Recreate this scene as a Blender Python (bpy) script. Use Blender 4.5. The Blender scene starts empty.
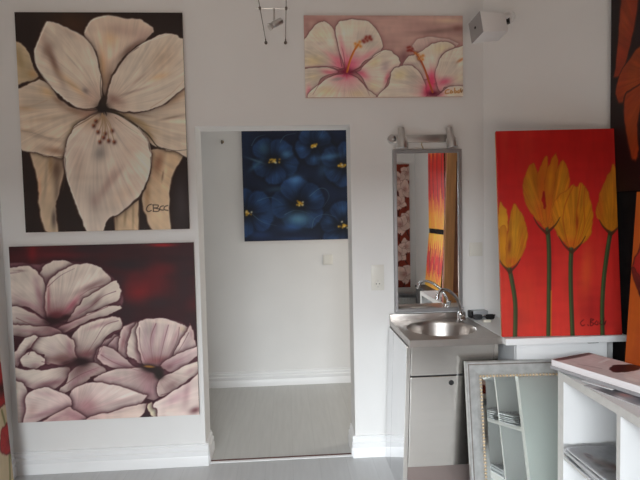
import bpy, bmesh, math, random
import numpy as np
from mathutils import Vector, Matrix

random.seed(4)
RNG = np.random.default_rng(11)
S = bpy.context.scene
COL = S.collection

# ------------------------------------------------------------------ camera
YAW, PITCH, ROLL, CAM_H = 0.063509, 0.052621, -0.021339, 1.4866
fw = Vector((math.sin(YAW) * math.cos(PITCH), math.cos(YAW) * math.cos(PITCH), -math.sin(PITCH)))
rt0 = Vector((math.cos(YAW), -math.sin(YAW), 0))
up0 = rt0.cross(fw)
rt = math.cos(ROLL) * rt0 + math.sin(ROLL) * up0
up = -math.sin(ROLL) * rt0 + math.cos(ROLL) * up0
cam = bpy.data.cameras.new('camera')
cam.sensor_fit = 'HORIZONTAL'
cam.sensor_width = 36.0
cam.lens = 517.26 / 640 * 36
cam.clip_start = 0.05
cam_o = bpy.data.objects.new('camera', cam)
COL.objects.link(cam_o)
cam_o.matrix_world = Matrix(((rt.x, up.x, -fw.x, 0), (rt.y, up.y, -fw.y, 0), (rt.z, up.z, -fw.z, CAM_H), (0, 0, 0, 1)))
S.camera = cam_o

# ------------------------------------------------------------------ light
S.view_settings.view_transform = 'Standard'
S.view_settings.look = 'None'
S.view_settings.gamma = 1.0
S.view_settings.use_curve_mapping = False
S.view_settings.exposure = 0.0
W = bpy.data.worlds.new('daylight')
S.world = W
W.use_nodes = True
W.node_tree.nodes['Background'].inputs['Color'].default_value = (0.80, 0.86, 1.0, 1)
W.node_tree.nodes['Background'].inputs['Strength'].default_value = 0.2


def area(name, loc, target, sx, sy, power, color=(1, 1, 1), spread=180):
    l = bpy.data.lights.new(name, 'AREA')
    l.shape = 'RECTANGLE'
    l.size, l.size_y = sx, sy
    l.energy = power
    l.color = color
    l.spread = math.radians(spread)
    o = bpy.data.objects.new(name, l)
    COL.objects.link(o)
    o.location = loc
    o.rotation_euler = (Vector(target) - Vector(loc)).to_track_quat('-Z', 'Y').to_euler()
    return o


# daylight from the strip of open sky above the houses opposite, falling in through the shop window behind the camera
area('open_sky', (-2.6, -7.0, 4.45), (-2.2, 0.0, 2.6), 7.6, 3.6, 2560, (0.90, 0.96, 1.0))
# warm light thrown up into the room by the bright pavement in front of the window
area('pavement_bounce', (-0.5, -2.6, 0.05), (-0.4, -1.6, 2.2), 2.2, 1.8, 96, (1.0, 0.84, 0.71))
# added fill lamp that brightens the hallway, unseen to the right of the doorway
area('hall_fill', (2.0, 3.85, 1.3), (-0.4, 4.3, 0.4), 0.8, 1.2, 13, (1.0, 0.94, 0.86))


# ------------------------------------------------------------------ materials
def mat(name, color, rough=0.6, metal=0.0, spec=0.4, coat=0.0, noise=0.0, nscale=6.0, bump=0.0, bscale=60.0, aniso=(1, 1, 1)):
    m = bpy.data.materials.new(name)
    m.use_nodes = True
    nt = m.node_tree
    b = nt.nodes['Principled BSDF']
    b.inputs['Base Color'].default_value = (*color, 1)
    b.inputs['Roughness'].default_value = rough
    b.inputs['Metallic'].default_value = metal
    b.inputs['Specular IOR Level'].default_value = spec
    b.inputs['Coat Weight'].default_value = coat
    tc = nt.nodes.new('ShaderNodeTexCoord')
    mp = nt.nodes.new('ShaderNodeMapping')
    mp.inputs['Scale'].default_value = aniso
    nt.links.new(tc.outputs['Object'], mp.inputs['Vector'])
    if noise:
        n = nt.nodes.new('ShaderNodeTexNoise')
        n.inputs['Scale'].default_value = nscale
        n.inputs['Detail'].default_value = 5
        nt.links.new(mp.outputs['Vector'], n.inputs['Vector'])
        r = nt.nodes.new('ShaderNodeValToRGB')
        r.color_ramp.elements[0].position = 0.3
        r.color_ramp.elements[1].position = 0.7
        r.color_ramp.elements[0].color = (*[c * (1 - noise) for c in color], 1)
        r.color_ramp.elements[1].color = (*[min(1, c * (1 + noise)) for c in color], 1)
        nt.links.new(n.outputs['Fac'], r.inputs['Fac'])
        nt.links.new(r.outputs['Color'], b.inputs['Base Color'])
    if bump:
        n2 = nt.nodes.new('ShaderNodeTexNoise')
        n2.inputs['Scale'].default_value = bscale
        n2.inputs['Detail'].default_value = 3
        nt.links.new(mp.outputs['Vector'], n2.inputs['Vector'])
        bp = nt.nodes.new('ShaderNodeBump')
        bp.inputs['Strength'].default_value = bump
        bp.inputs['Distance'].default_value = 0.004
        nt.links.new(n2.outputs['Fac'], bp.inputs['Height'])
        nt.links.new(bp.outputs['Normal'], b.inputs['Normal'])
    return m


def paint_mat(name, rough=0.55, coat=0.0, bump=0.25):
    m = mat(name, (1, 1, 1), rough, 0, 0.3, coat, bump=bump, bscale=320)
    nt = m.node_tree
    a = nt.nodes.new('ShaderNodeAttribute')
    a.attribute_name = 'paint'
    nt.links.new(a.outputs['Color'], nt.nodes['Principled BSDF'].inputs['Base Color'])
    return m


def plank_mat(name, c, width=0.13):
    """painted floorboards running along Y"""
    m = mat(name, c, 0.42, 0, 0.4)
    nt = m.node_tree
    b = nt.nodes['Principled BSDF']
    tc = nt.nodes.new('ShaderNodeTexCoord')
    sep = nt.nodes.new('ShaderNodeSeparateXYZ')
    nt.links.new(tc.outputs['Object'], sep.inputs[0])
    d = nt.nodes.new('ShaderNodeMath'); d.operation = 'DIVIDE'; d.inputs[1].default_value = width
    nt.links.new(sep.outputs['X'], d.inputs[0])
    fr = nt.nodes.new('ShaderNodeMath'); fr.operation = 'FRACT'
    nt.links.new(d.outputs[0], fr.inputs[0])
    lt = nt.nodes.new('ShaderNodeMath'); lt.operation = 'LESS_THAN'; lt.inputs[1].default_value = 0.022
    nt.links.new(fr.outputs[0], lt.inputs[0])
    fl = nt.nodes.new('ShaderNodeMath'); fl.operation = 'FLOOR'
    nt.links.new(d.outputs[0], fl.inputs[0])
    wn = nt.nodes.new('ShaderNodeTexWhiteNoise'); wn.noise_dimensions = '1D'
    nt.links.new(fl.outputs[0], wn.inputs['W'])
    mp = nt.nodes.new('ShaderNodeMapping'); mp.inputs['Scale'].default_value = (14, 1.2, 1)
    nt.links.new(tc.outputs['Object'], mp.inputs['Vector'])
    n = nt.nodes.new('ShaderNodeTexNoise'); n.inputs['Scale'].default_value = 3; n.inputs['Detail'].default_value = 6
    nt.links.new(mp.outputs['Vector'], n.inputs['Vector'])
    ad = nt.nodes.new('ShaderNodeMath'); ad.operation = 'MULTIPLY_ADD'; ad.inputs[1].default_value = 0.12
    nt.links.new(wn.outputs['Value'], ad.inputs[0]); nt.links.new(n.outputs['Fac'], ad.inputs[2])
    r = nt.nodes.new('ShaderNodeValToRGB')
    r.color_ramp.elements[0].position = 0.25; r.color_ramp.elements[1].position = 0.85
    r.color_ramp.elements[0].color = (*[x * 0.93 for x in c], 1); r.color_ramp.elements[1].color = (*[x * 1.05 for x in c], 1)
    nt.links.new(ad.outputs[0], r.inputs['Fac'])
    mx = nt.nodes.new('ShaderNodeMix'); mx.data_type = 'RGBA'
    nt.links.new(lt.outputs[0], mx.inputs['Factor'])
    nt.links.new(r.outputs['Color'], mx.inputs[6]); mx.inputs[7].default_value = (*[x * 0.9 for x in c], 1)
    nt.links.new(mx.outputs[2], b.inputs['Base Color'])
    return m


M = {
    'wall': mat('white_wall_paint', (0.80, 0.79, 0.775), 0.85, 0, 0.2, noise=0.02, nscale=2.5, bump=0.06, bscale=180),
    'ceiling': mat('white_ceiling_paint', (0.74, 0.71, 0.67), 0.9, 0, 0.2, noise=0.02),
    'trim': mat('white_gloss_trim', (0.84, 0.84, 0.84), 0.35, 0, 0.4, noise=0.015),
    'floor': plank_mat('grey_painted_boards', (0.53, 0.535, 0.54), 0.16),
    'hallfloor': plank_mat('hall_painted_boards', (0.50, 0.495, 0.475), 0.14),
    'threshold': mat('dark_red_threshold', (0.10, 0.035, 0.03), 0.5, noise=0.2, nscale=30),
    'steel': mat('brushed_stainless', (0.86, 0.82, 0.77), 0.22, 1.0, noise=0.02, nscale=12, aniso=(0.3, 0.3, 3)),
    'steelside': mat('polished_stainless', (0.72, 0.72, 0.73), 0.10, 1.0, noise=0.02),
    'basin': mat('satin_stainless_basin', (0.50, 0.46, 0.43), 0.34, 1.0, noise=0.03, nscale=30),
    'chrome': mat('chrome', (0.72, 0.72, 0.73), 0.10, 1.0),
    'satin': mat('satin_nickel', (0.60, 0.585, 0.57), 0.33, 1.0, noise=0.05),
    'alu': mat('aluminium_frame', (0.42, 0.42, 0.43), 0.38, 0.8, noise=0.05, nscale=30),
    'mirror': mat('mirror_glass', (0.90, 0.90, 0.89), 0.015, 1.0, noise=0.005),
    'mirrorgreen': mat('greenish_mirror_glass', (0.90, 0.955, 0.92), 0.02, 1.0, noise=0.005),
    'black': mat('black_plastic', (0.012, 0.012, 0.013), 0.4, noise=0.1),
    'blackboard': mat('black_display_cloth', (0.012, 0.010, 0.010), 0.9, 0, 0.1, noise=0.2, nscale=20),
    'dark': mat('dark_gap', (0.03, 0.03, 0.03), 0.7, noise=0.1),
    'plastic': mat('ivory_white_plastic', (0.76, 0.74, 0.68), 0.35, noise=0.01),
    'white': mat('white_laminate', (0.82, 0.82, 0.82), 0.38, 0, 0.4, noise=0.015),
    'shelf': mat('white_shelf_foil', (0.79, 0.79, 0.79), 0.45, 0, 0.4, noise=0.015),
    'shelfedge': mat('shaded_shelf_edge', (0.62, 0.60, 0.57), 0.5, 0, 0.4, noise=0.05, nscale=30),  # beige edge, darkened: shade of the left-facing sides put into the colour
    'wood': mat('pine_stretcher', (0.74, 0.37, 0.15), 0.6, noise=0.16, nscale=9, aniso=(6, 6, 0.6)),
    'canvasback': mat('canvas_back', (0.36, 0.15, 0.09), 0.8, noise=0.15, nscale=14),
    'silverleaf': mat('silver_leaf_frame', (0.50, 0.50, 0.49), 0.42, 0.55, noise=0.16, nscale=24, bump=0.2, bscale=90),
    'silverdark': mat('dark_silver_groove', (0.22, 0.19, 0.17), 0.5, 0.5, noise=0.2, nscale=30),  # darker silver tone for the frame's groove line
    'beads': mat('gilded_beads', (0.46, 0.36, 0.24), 0.5, 0.5, noise=0.12, nscale=50),
    'paint': paint_mat('acrylic_paint'),
    'paintgloss': paint_mat('varnished_acrylic_paint', 0.32, 0.15),
    'print': paint_mat('printed_paper', 0.4, 0.1, 0.0),
    'cable': mat('dark_steel_cable', (0.16, 0.13, 0.11), 0.45, 0.8, noise=0.1),
    'greymetal': mat('grey_lamp_front', (0.36, 0.35, 0.35), 0.5, 0.2, noise=0.03),
    'casegrey': mat('grey_case_plastic', (0.42, 0.44, 0.46), 0.35, 0.2, noise=0.05),
    'whiteplastic': mat('white_lamp_plastic', (0.84, 0.83, 0.82), 0.4, noise=0.01),
    'plinth': mat('dark_steel_plinth', (0.36, 0.29, 0.27), 0.35, 0.8, noise=0.05),
    'soap': mat('cream_soap', (0.80, 0.76, 0.66), 0.5, noise=0.03),
    'paperedge': mat('white_paper_edge', (0.80, 0.78, 0.78), 0.7, noise=0.05, nscale=60),
    'greyedge': mat('grey_paper_edge', (0.34, 0.33, 0.34), 0.6, noise=0.1, nscale=60),
    'radiator': mat('radiator_enamel', (0.72, 0.72, 0.70), 0.4, noise=0.02),
    'brass': mat('dull_brass', (0.40, 0.30, 0.16), 0.4, 0.9, noise=0.1),
    'blackwood': mat('black_stained_wood', (0.02, 0.016, 0.014), 0.5, noise=0.25, nscale=12),
}


def sleeve_mat():
    m = bpy.data.materials.new('clear_plastic_sleeve')
    m.use_nodes = True
    nt = m.node_tree
    nt.nodes.clear()
    out = nt.nodes.new('ShaderNodeOutputMaterial')
    tr = nt.nodes.new('ShaderNodeBsdfTransparent')
    gl = nt.nodes.new('ShaderNodeBsdfGlossy'); gl.inputs['Roughness'].default_value = 0.12
    gl.inputs['Color'].default_value = (0.9, 0.9, 0.92, 1)
    lw = nt.nodes.new('ShaderNodeFresnel'); lw.inputs['IOR'].default_value = 1.85
    mx = nt.nodes.new('ShaderNodeMixShader')
    nt.links.new(lw.outputs[0], mx.inputs[0])
    nt.links.new(tr.outputs[0], mx.inputs[1]); nt.links.new(gl.outputs[0], mx.inputs[2])
    nt.links.new(mx.outputs[0], out.inputs[0])
    return m


M['sleeve'] = sleeve_mat()


# ------------------------------------------------------------------ builders
def tag(o, label=None, cat=None, group=None, kind=None):
    if label: o['label'] = label
    if cat: o['category'] = cat
    if group: o['group'] = group
    if kind: o['kind'] = kind
    return o


def thing(name, label, cat, loc=(0, 0, 0), rot=(0, 0, 0), group=None):
    o = bpy.data.objects.new(name, None)
    o.empty_display_size = 0.05
    COL.objects.link(o)
    o.location = loc
    o.rotation_euler = rot
    return tag(o, label, cat, group)


def obj(name, bm, m, parent=None, smooth=False):
    me = bpy.data.meshes.new(name)
    bmesh.ops.recalc_face_normals(bm, faces=bm.faces)
    bm.to_mesh(me)
    bm.free()
    ms = m if isinstance(m, (list, tuple)) else [m]
    for x in ms: me.materials.append(x)
    if smooth:
        for p in me.polygons: p.use_smooth = True
        try: me.set_sharp_from_angle(angle=math.radians(35))
        except Exception: pass
    o = bpy.data.objects.new(name, me)
    COL.objects.link(o)
    if parent: o.parent = parent
    return o


def struct(name, bm, m, smooth=False):
    return tag(obj(name, bm, m, None, smooth), kind='structure')


def box(bm, lo, hi, bev=0.0, mi=0, mtx=None):
    lo, hi = Vector(lo), Vector(hi)
    c = (lo + hi) / 2
    s = hi - lo
    r = bmesh.ops.create_cube(bm, size=1.0, matrix=Matrix.Translation(c) @ Matrix.Diagonal((s.x, s.y, s.z, 1)))
    vs = r['verts']
    if bev > 0:
        es = list({e for v in vs for e in v.link_edges})
        rb = bmesh.ops.bevel(bm, geom=es, offset=bev, segments=2, affect='EDGES', profile=0.6)
        vs = list({v for f in rb['faces'] for v in f.verts} | {v for v in vs if v.is_valid})
    if mi:
        for f in {f for v in vs for f in v.link_faces}: f.material_index = mi
    if mtx: bmesh.ops.transform(bm, matrix=mtx, verts=vs)
    return vs


def frame_for(d):
    d = d.normalized()
    a = Vector((0, 0, 1)) if abs(d.z) < 0.9 else Vector((1, 0, 0))
    x = d.cross(a).normalized()
    return x, x.cross(d).normalized()


def tube(bm, pts, radii, seg=12, cap=True):
    pts = [Vector(p) for p in pts]
    if not isinstance(radii, (list, tuple)): radii = [radii] * len(pts)
    rings = []
    x = None
    for i, p in enumerate(pts):
        d = (pts[min(i + 1, len(pts) - 1)] - pts[max(i - 1, 0)]).normalized()
        if x is None: x, y = frame_for(d)
        else:
            x = (x - d * x.dot(d)).normalized()
            y = d.cross(x)
        y = d.cross(x)
        rings.append([bm.verts.new(p + (x * math.cos(2 * math.pi * k / seg) + y * math.sin(2 * math.pi * k / seg)) * radii[i]) for k in range(seg)])
    for a, b in zip(rings, rings[1:]):
        for k in range(seg):
            bm.faces.new((a[k], a[(k + 1) % seg], b[(k + 1) % seg], b[k]))
    if cap:
        bm.faces.new(rings[0][::-1])
        bm.faces.new(rings[-1])
    return rings


def lathe(bm, o, d, prof, seg=24):
    """prof: (distance along d, radius) from one end to the other, closed at both ends"""
    o, d = Vector(o), Vector(d).normalized()
    x, y = frame_for(d)
    rings = [[bm.verts.new(o + d * t + (x * math.cos(2 * math.pi * k / seg) + y * math.sin(2 * math.pi * k / seg)) * r) for k in range(seg)] for t, r in prof]
    for a, b in zip(rings, rings[1:]):
        for k in range(seg): bm.faces.new((a[k], a[(k + 1) % seg], b[(k + 1) % seg], b[k]))
    bm.faces.new(rings[0][::-1]); bm.faces.new(rings[-1])


def cyl(bm, p0, p1, r0, r1=None, seg=20, cap=True):
    return tube(bm, [p0, p1], [r0, r0 if r1 is None else r1], seg, cap)


def prism(bm, pts, z0, z1):
    a = [bm.verts.new((p[0], p[1], z0)) for p in pts]
    b = [bm.verts.new((p[0], p[1], z1)) for p in pts]
    n = len(pts)
    bm.faces.new(a[::-1]); bm.faces.new(b)
    for i in range(n): bm.faces.new((a[i], a[(i + 1) % n], b[(i + 1) % n], b[i]))


def extrude_profile(bm, prof, p0, p1, out):
    """profile (offset outwards, height) swept from p0 to p1; out = horizontal direction away from the wall"""
    p0, p1, out = Vector(p0), Vector(p1), Vector(out).normalized()
    a = [bm.verts.new(p0 + out * u + Vector((0, 0, v))) for u, v in prof]
    b = [bm.verts.new(p1 + out * u + Vector((0, 0, v))) for u, v in prof]
    n = len(prof)
    bm.faces.new(a[::-1]); bm.faces.new(b)
    for i in range(n): bm.faces.new((a[i], a[(i + 1) % n], b[(i + 1) % n], b[i]))


def spline(pts, n=7, closed=True):
    P = np.array(pts, float)
    N = len(P)
    out = []
    rng = range(N) if closed else range(N - 1)
    for i in rng:
        if closed: p0, p1, p2, p3 = P[(i - 1) % N], P[i], P[(i + 1) % N], P[(i + 2) % N]
        else: p0, p1, p2, p3 = P[max(i - 1, 0)], P[i], P[i + 1], P[min(i + 2, N - 1)]
        for t in np.arange(n) / n:
            out.append(0.5 * ((2 * p1) + (p2 - p0) * t + (2 * p0 - 5 * p1 + 4 * p2 - p3) * t * t + (3 * p1 - p0 - 3 * p2 + p3) * t ** 3))
    if not closed: out.append(P[-1])
    return np.array(out)


# ------------------------------------------------------------------ painted canvases
class Art:
    """paint laid down on a fine grid of canvas points; positions are given in the sketch's own units"""

    def __init__(s, w, h, res, corners, bg):
        s.w, s.h = w, h
        s.n, s.m = max(2, int(w * res)), max(2, int(h * res))
        u = np.linspace(0, 1, s.n)[None, :]
        v = np.linspace(0, 1, s.m)[:, None]
        tl, tr, br, bl = [np.array(c, float) for c in corners]
        s.P = ((1 - u) * (1 - v))[..., None] * tl + (u * (1 - v))[..., None] * tr + (u * v)[..., None] * br + ((1 - u) * v)[..., None] * bl
        s.c = np.zeros((s.m, s.n, 3)) + np.array(bg, float)
        s.unit = np.linalg.norm(tr - tl) / s.n

    def noise(s, fx, fy, seed=0):
        r = np.random.default_rng(seed)
        a, b = max(2, int(fy)), max(2, int(fx))
        g = r.random((a + 1, b + 1))
        y = np.linspace(0, a - 1e-6, s.m); x = np.linspace(0, b - 1e-6, s.n)
        yi, xi = y.astype(int), x.astype(int)
        fy_, fx_ = (y - yi)[:, None], (x - xi)[None, :]
        fy_, fx_ = fy_ * fy_ * (3 - 2 * fy_), fx_ * fx_ * (3 - 2 * fx_)
        return (g[yi][:, xi] * (1 - fy_) * (1 - fx_) + g[yi + 1][:, xi] * fy_ * (1 - fx_) + g[yi][:, xi + 1] * (1 - fy_) * fx_ + g[yi + 1][:, xi + 1] * fy_ * fx_)

    def wash(s, color, fx, fy, amt, seed=0, lo=0.45):
        k = np.clip((s.noise(fx, fy, seed) - lo) / (1 - lo), 0, 1)[..., None] * amt
        s.c = s.c * (1 - k) + np.array(color, float) * k

    def _region(s, q, pad):
        x0, y0 = q.min(0) - pad; x1, y1 = q.max(0) + pad
        k = (s.P[..., 0] >= x0) & (s.P[..., 0] <= x1) & (s.P[..., 1] >= y0) & (s.P[..., 1] <= y1)
        return np.nonzero(k)

    @staticmethod
    def _dist(p, a, b):
        d = np.full(len(p), 1e9)
        t_at = np.zeros(len(p))
        for i in range(len(a)):
            e = b[i] - a[i]
            L = e @ e + 1e-12
            t = np.clip(((p - a[i]) @ e) / L, 0, 1)
            dd = ((p - a[i] - t[:, None] * e) ** 2).sum(1)
            k = dd < d
            d[k] = dd[k]; t_at[k] = i + t[k]
        return np.sqrt(d), t_at

    def petal(s, pts, col, rim=None, rimw=4, rima=0.6, line=None, linew=1.2, linea=0.8, blobs=(), streak=None, smooth=True, shade=None, heart=None, soft=1.2, grow=1.0):
        """one painted petal: shade = (colour, width, amount) of the dark glaze round it, heart = (x, y, radius, colour, amount)"""
        q = spline(pts) if smooth else np.array(pts, float)
        if smooth:                                           # a hand-held brush never draws a clean edge
            rw = np.random.default_rng(len(q) * 31 + int(abs(q[0, 0]) * 3))
            wob = rw.normal(0, 1, q.shape)
            q = q + (wob + np.roll(wob, 1, 0) + np.roll(wob, -1, 0)) * 0.45 * s.unit
        if grow != 1.0: q = q.mean(0) + (q - q.mean(0)) * grow
        pad = 3 * s.unit * soft + linew + (shade[1] * 3 if shade else 0)
        iy, ix = s._region(q, pad)
        if not len(iy): return
        p = s.P[iy, ix]
        a, b = q, np.roll(q, -1, 0)
        ins = np.zeros(len(p), bool)
        for i in range(len(a)):
            k = ((a[i, 1] > p[:, 1]) != (b[i, 1] > p[:, 1]))
            xx = (b[i, 0] - a[i, 0]) * (p[:, 1] - a[i, 1]) / (b[i, 1] - a[i, 1] + 1e-12) + a[i, 0]
            ins ^= k & (p[:, 0] < xx)
        d, _ = s._dist(p, a, b)
        sd = np.where(ins, d, -d)
        old = s.c[iy, ix]
        if shade:
            k = (np.exp(np.clip(sd, None, 0) / shade[1]) * shade[2])[:, None]
            old = old * (1 - k) + np.array(shade[0], float) * k
        msk = np.clip(0.5 + sd / (soft * s.unit), 0, 1)
        c = np.zeros((len(p), 3)) + np.array(col, float)
        r = np.random.default_rng(int(abs(q[:, 0].sum() * 7 + q[:, 1].sum())) % 99991)
        ex = max(np.ptp(q[:, 0]), np.ptp(q[:, 1]))
        for _ in range(7):                                   # uneven patches of thicker and thinner paint
            bx, by = q[r.integers(len(q))] * 0.55 + q.mean(0) * 0.45
            k = np.exp(-(((p[:, 0] - bx) ** 2 + (p[:, 1] - by) ** 2) / (ex * r.uniform(0.1, 0.22)) ** 2))[:, None]
            c = c * (1 + k * r.uniform(-0.075, 0.06))
        if heart:
            k = (np.exp(-(np.hypot(p[:, 0] - heart[0], p[:, 1] - heart[1]) / heart[2]) ** 1.7) * heart[4])[:, None]
            c = c * (1 - k) + np.array(heart[3], float) * k
        for (bx, by, rx, ry, ang, bc, ba) in blobs:
            ca, sa = math.cos(math.radians(ang)), math.sin(math.radians(ang))
            dx, dy = p[:, 0] - bx, p[:, 1] - by
            X, Y = (dx * ca + dy * sa) / rx, (-dx * sa + dy * ca) / ry
            k = (np.exp(-(X * X + Y * Y)) * ba)[:, None]
            c = c * (1 - k) + np.array(bc, float) * k
        if streak is None and heart is not None: streak = (heart[0], heart[1], 0.02, 60)
        if streak:
            cx, cy, amt, fr = streak
            ang = np.arctan2(p[:, 1] - cy, p[:, 0] - cx) + 0.0006 * np.hypot(p[:, 0] - cx, p[:, 1] - cy)
            dist = np.hypot(p[:, 0] - cx, p[:, 1] - cy)
            for f_, a_, ln in ((0.45, 0.8, 0.5), (1.0, 1.0, 0.28), (2.1, 0.8, 0.16)):
                tab = r.normal(0, 1, (240, 24))
                A = (ang + 4) * fr * f_ * 0.55 % 238
                B = np.clip(dist / (ex * ln) + r.random(240)[A.astype(int)] * 0, 0, 22.9)
                a0, b0 = A.astype(int), B.astype(int)
                fa_, fb_ = A - a0, B - b0
                k = tab[a0, b0] * (1 - fa_) * (1 - fb_) + tab[a0 + 1, b0] * fa_ * (1 - fb_) + tab[a0, b0 + 1] * (1 - fa_) * fb_ + tab[a0 + 1, b0 + 1] * fa_ * fb_
                c = c * (1 + amt * a_ * k)[:, None]
        if rim is not None:
            k = (np.exp(-np.clip(sd, 0, None) / rimw) * rima)[:, None]
            c = c * (1 - k) + np.array(rim, float) * k
        if line is not None:
            w_ = linew * (0.55 + 0.9 * np.interp(np.arctan2(p[:, 1] - q[:, 1].mean(), p[:, 0] - q[:, 0].mean()), np.linspace(-3.2, 3.2, 14), r.random(14)))
            k = np.clip((np.clip(1.2 - np.abs(sd - w_ * 0.3) / w_, 0, 1) * linea)[:, None], 0, 1)
            c = c * (1 - k) + np.array(line, float) * k
        s.c[iy, ix] = old * (1 - msk[:, None]) + c * msk[:, None]

    def blob(s, bx, by, rx, ry, ang, col, amt, hard=1.0):
        ca, sa = math.cos(math.radians(ang)), math.sin(math.radians(ang))
        dx, dy = s.P[..., 0] - bx, s.P[..., 1] - by
        X, Y = (dx * ca + dy * sa) / rx, (-dx * sa + dy * ca) / ry
        k = (np.exp(-((X * X + Y * Y) ** hard)) * amt)[..., None]
        s.c = s.c * (1 - k) + np.array(col, float) * k

    def stroke(s, pts, w, col, amt=0.9, taper=False, n=5):
        q = spline(pts, n, closed=False) if len(pts) > 2 else np.array(pts, float)
        iy, ix = s._region(q, w + 2 * s.unit)
        if not len(iy): return
        p = s.P[iy, ix]
        d, t = s._dist(p, q[:-1], q[1:])
        ww = w * (1 - 0.75 * t / (len(q) - 1)) if taper else w
        k = (np.clip(0.5 + (ww / 2 - d) / (1.1 * s.unit), 0, 1) * amt)[:, None]
        s.c[iy, ix] = s.c[iy, ix] * (1 - k) + np.array(col, float) * k

    def linear(s, gain, vary=0.03, seed=5):
        c = s.c * (1 + vary * (s.noise(9, 40, seed) + s.noise(45, 12, seed + 1) - 1.0) * 1.6)[..., None]
        c = np.clip(c, 0, 255) / 255
        lin = np.where(c <= 0.04045, c / 12.92, ((c + 0.055) / 1.055) ** 2.4) * np.array(gain)
        return np.clip(lin, 0.002, 0.88)


def art_mesh(name, art, gain, th, m, parent, side=None, horizontal=False, amp=0.0, vary=0.03):
    """front of painted grid, with wrapped edges and a back; local frame: X across, Z up, front at y=0, back at y=th.
    horizontal: lies flat, X across, Y away, top at z=th"""
    n, k = art.n, art.m
    col = art.linear(gain, vary)
    U, V = np.meshgrid(np.linspace(-art.w / 2, art.w / 2, n), np.linspace(art.h, 0, k))
    co = np.zeros((k * n, 3))
    co[:, 0] = U.ravel()
    bump = np.zeros(k * n)
    if amp: bump = (amp * ((art.noise(9, 7, 21) - 0.5) + 0.6 * (art.noise(19, 23, 22) - 0.5))).ravel()
    if horizontal: co[:, 1] = V.ravel(); co[:, 2] = th + bump
    else: co[:, 2] = V.ravel(); co[:, 1] = -bump
    idx = np.arange(k * n).reshape(k, n)
    quads = np.stack([idx[1:, :-1], idx[1:, 1:], idx[:-1, 1:], idx[:-1, :-1]], -1).reshape(-1, 4)
    ring = np.concatenate([idx[0, :-1], idx[:-1, -1], idx[-1, :0:-1], idx[:0:-1, 0]])
    back = co[ring].copy()
    if horizontal: back[:, 2] = 0
    else: back[:, 1] = th
    front = co[ring].copy()
    b0 = len(co)
    L = len(ring)
    co = np.concatenate([co, front, back])
    f = np.arange(b0, b0 + L); g = np.arange(b0 + L, b0 + 2 * L)
    sideq = np.stack([f, np.roll(f, -1), np.roll(g, -1), g], -1)
    cols = col.reshape(-1, 3)
    sc = cols[ring] if side is None else np.zeros((L, 3)) + np.array(side)
    cols = np.concatenate([cols, sc, sc])
    Q = np.concatenate([quads, sideq])
    me = bpy.data.meshes.new(name)
    me.vertices.add(len(co)); me.vertices.foreach_set('co', co.astype(np.float32).ravel())
    nq = len(Q)
    loops = np.concatenate([Q.ravel(), g[::-1]])
    starts = np.concatenate([np.arange(nq) * 4, [nq * 4]])
    totals = np.concatenate([np.full(nq, 4), [L]])
    me.loops.add(len(loops)); me.loops.foreach_set('vertex_index', loops.astype(np.int32))
    me.polygons.add(nq + 1)
    me.polygons.foreach_set('loop_start', starts.astype(np.int32))
    me.update(calc_edges=True)
    me.validate()
    at = me.attributes.new('paint', 'FLOAT_COLOR', 'POINT')
    rgba = np.ones((len(co), 4), np.float32); rgba[:, :3] = cols
    at.data.foreach_set('color', rgba.ravel())
    me.materials.append(m)
    o = bpy.data.objects.new(name, me)
    COL.objects.link(o)
    o.parent = parent
    return o


def stretcher(parent, w, h, y0, bar=0.055, depth=0.018):
    for (a, b) in (((-w / 2, 0), (-w / 2 + bar, h)), ((w / 2 - bar, 0), (w / 2, h)), ((-w / 2 + bar, 0), (w / 2 - bar, bar)), ((-w / 2 + bar, h - bar), (w / 2 - bar, h))):
        bm = bmesh.new()
        box(bm, (a[0] + 0.0005, y0, a[1] + 0.0005), (b[0] - 0.0005, y0 + depth, b[1] - 0.0005), 0.002)
        obj('stretcher_bar', bm, M['wood'], parent)


def hang(name, label, art, gain, loc, rot=(0, 0, 0), th=0.02, m=None, side=None, group=None, cat='painting', bars=True):
    """loc = middle of the bottom edge of the painted face"""
    t = thing(name, label, cat, loc, rot, group)
    art_mesh('canvas', art, gain, th * 0.5 if bars else th, m or M['paint'], t, side)
    if bars: stretcher(t, art.w - 0.004, art.h - 0.004, th * 0.5, depth=th * 0.5)
    return t

# ------------------------------------------------------------------ the room
YB = 3.06          # face of the back wall
HY = 4.44          # back wall of the hallway
XL, XR, YR, ZC = -1.62, 1.76, -0.90, 2.85
DX0, DX1, DZ = -0.515, 0.385, 2.0

bm = bmesh.new()
box(bm, (XL - 0.15, YR - 0.15, -0.06), (XR + 0.15, 3.075, 0))
struct('floor', bm, M['floor'])
bm = bmesh.new()
box(bm, (-2.3, 3.085, -0.06), (2.3, HY + 0.1, 0.002))
struct('floor_hall', bm, M['hallfloor'])
bm = bmesh.new()
box(bm, (XL - 0.15, YR - 0.15, ZC), (XR + 0.15, YB + 0.19, ZC + 0.1))
struct('ceiling', bm, M['ceiling'])
bm = bmesh.new()
box(bm, (-2.3, 3.25, 2.62), (2.3, HY + 0.1, 2.70))
struct('ceiling_hall', bm, M['ceiling'])

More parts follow.
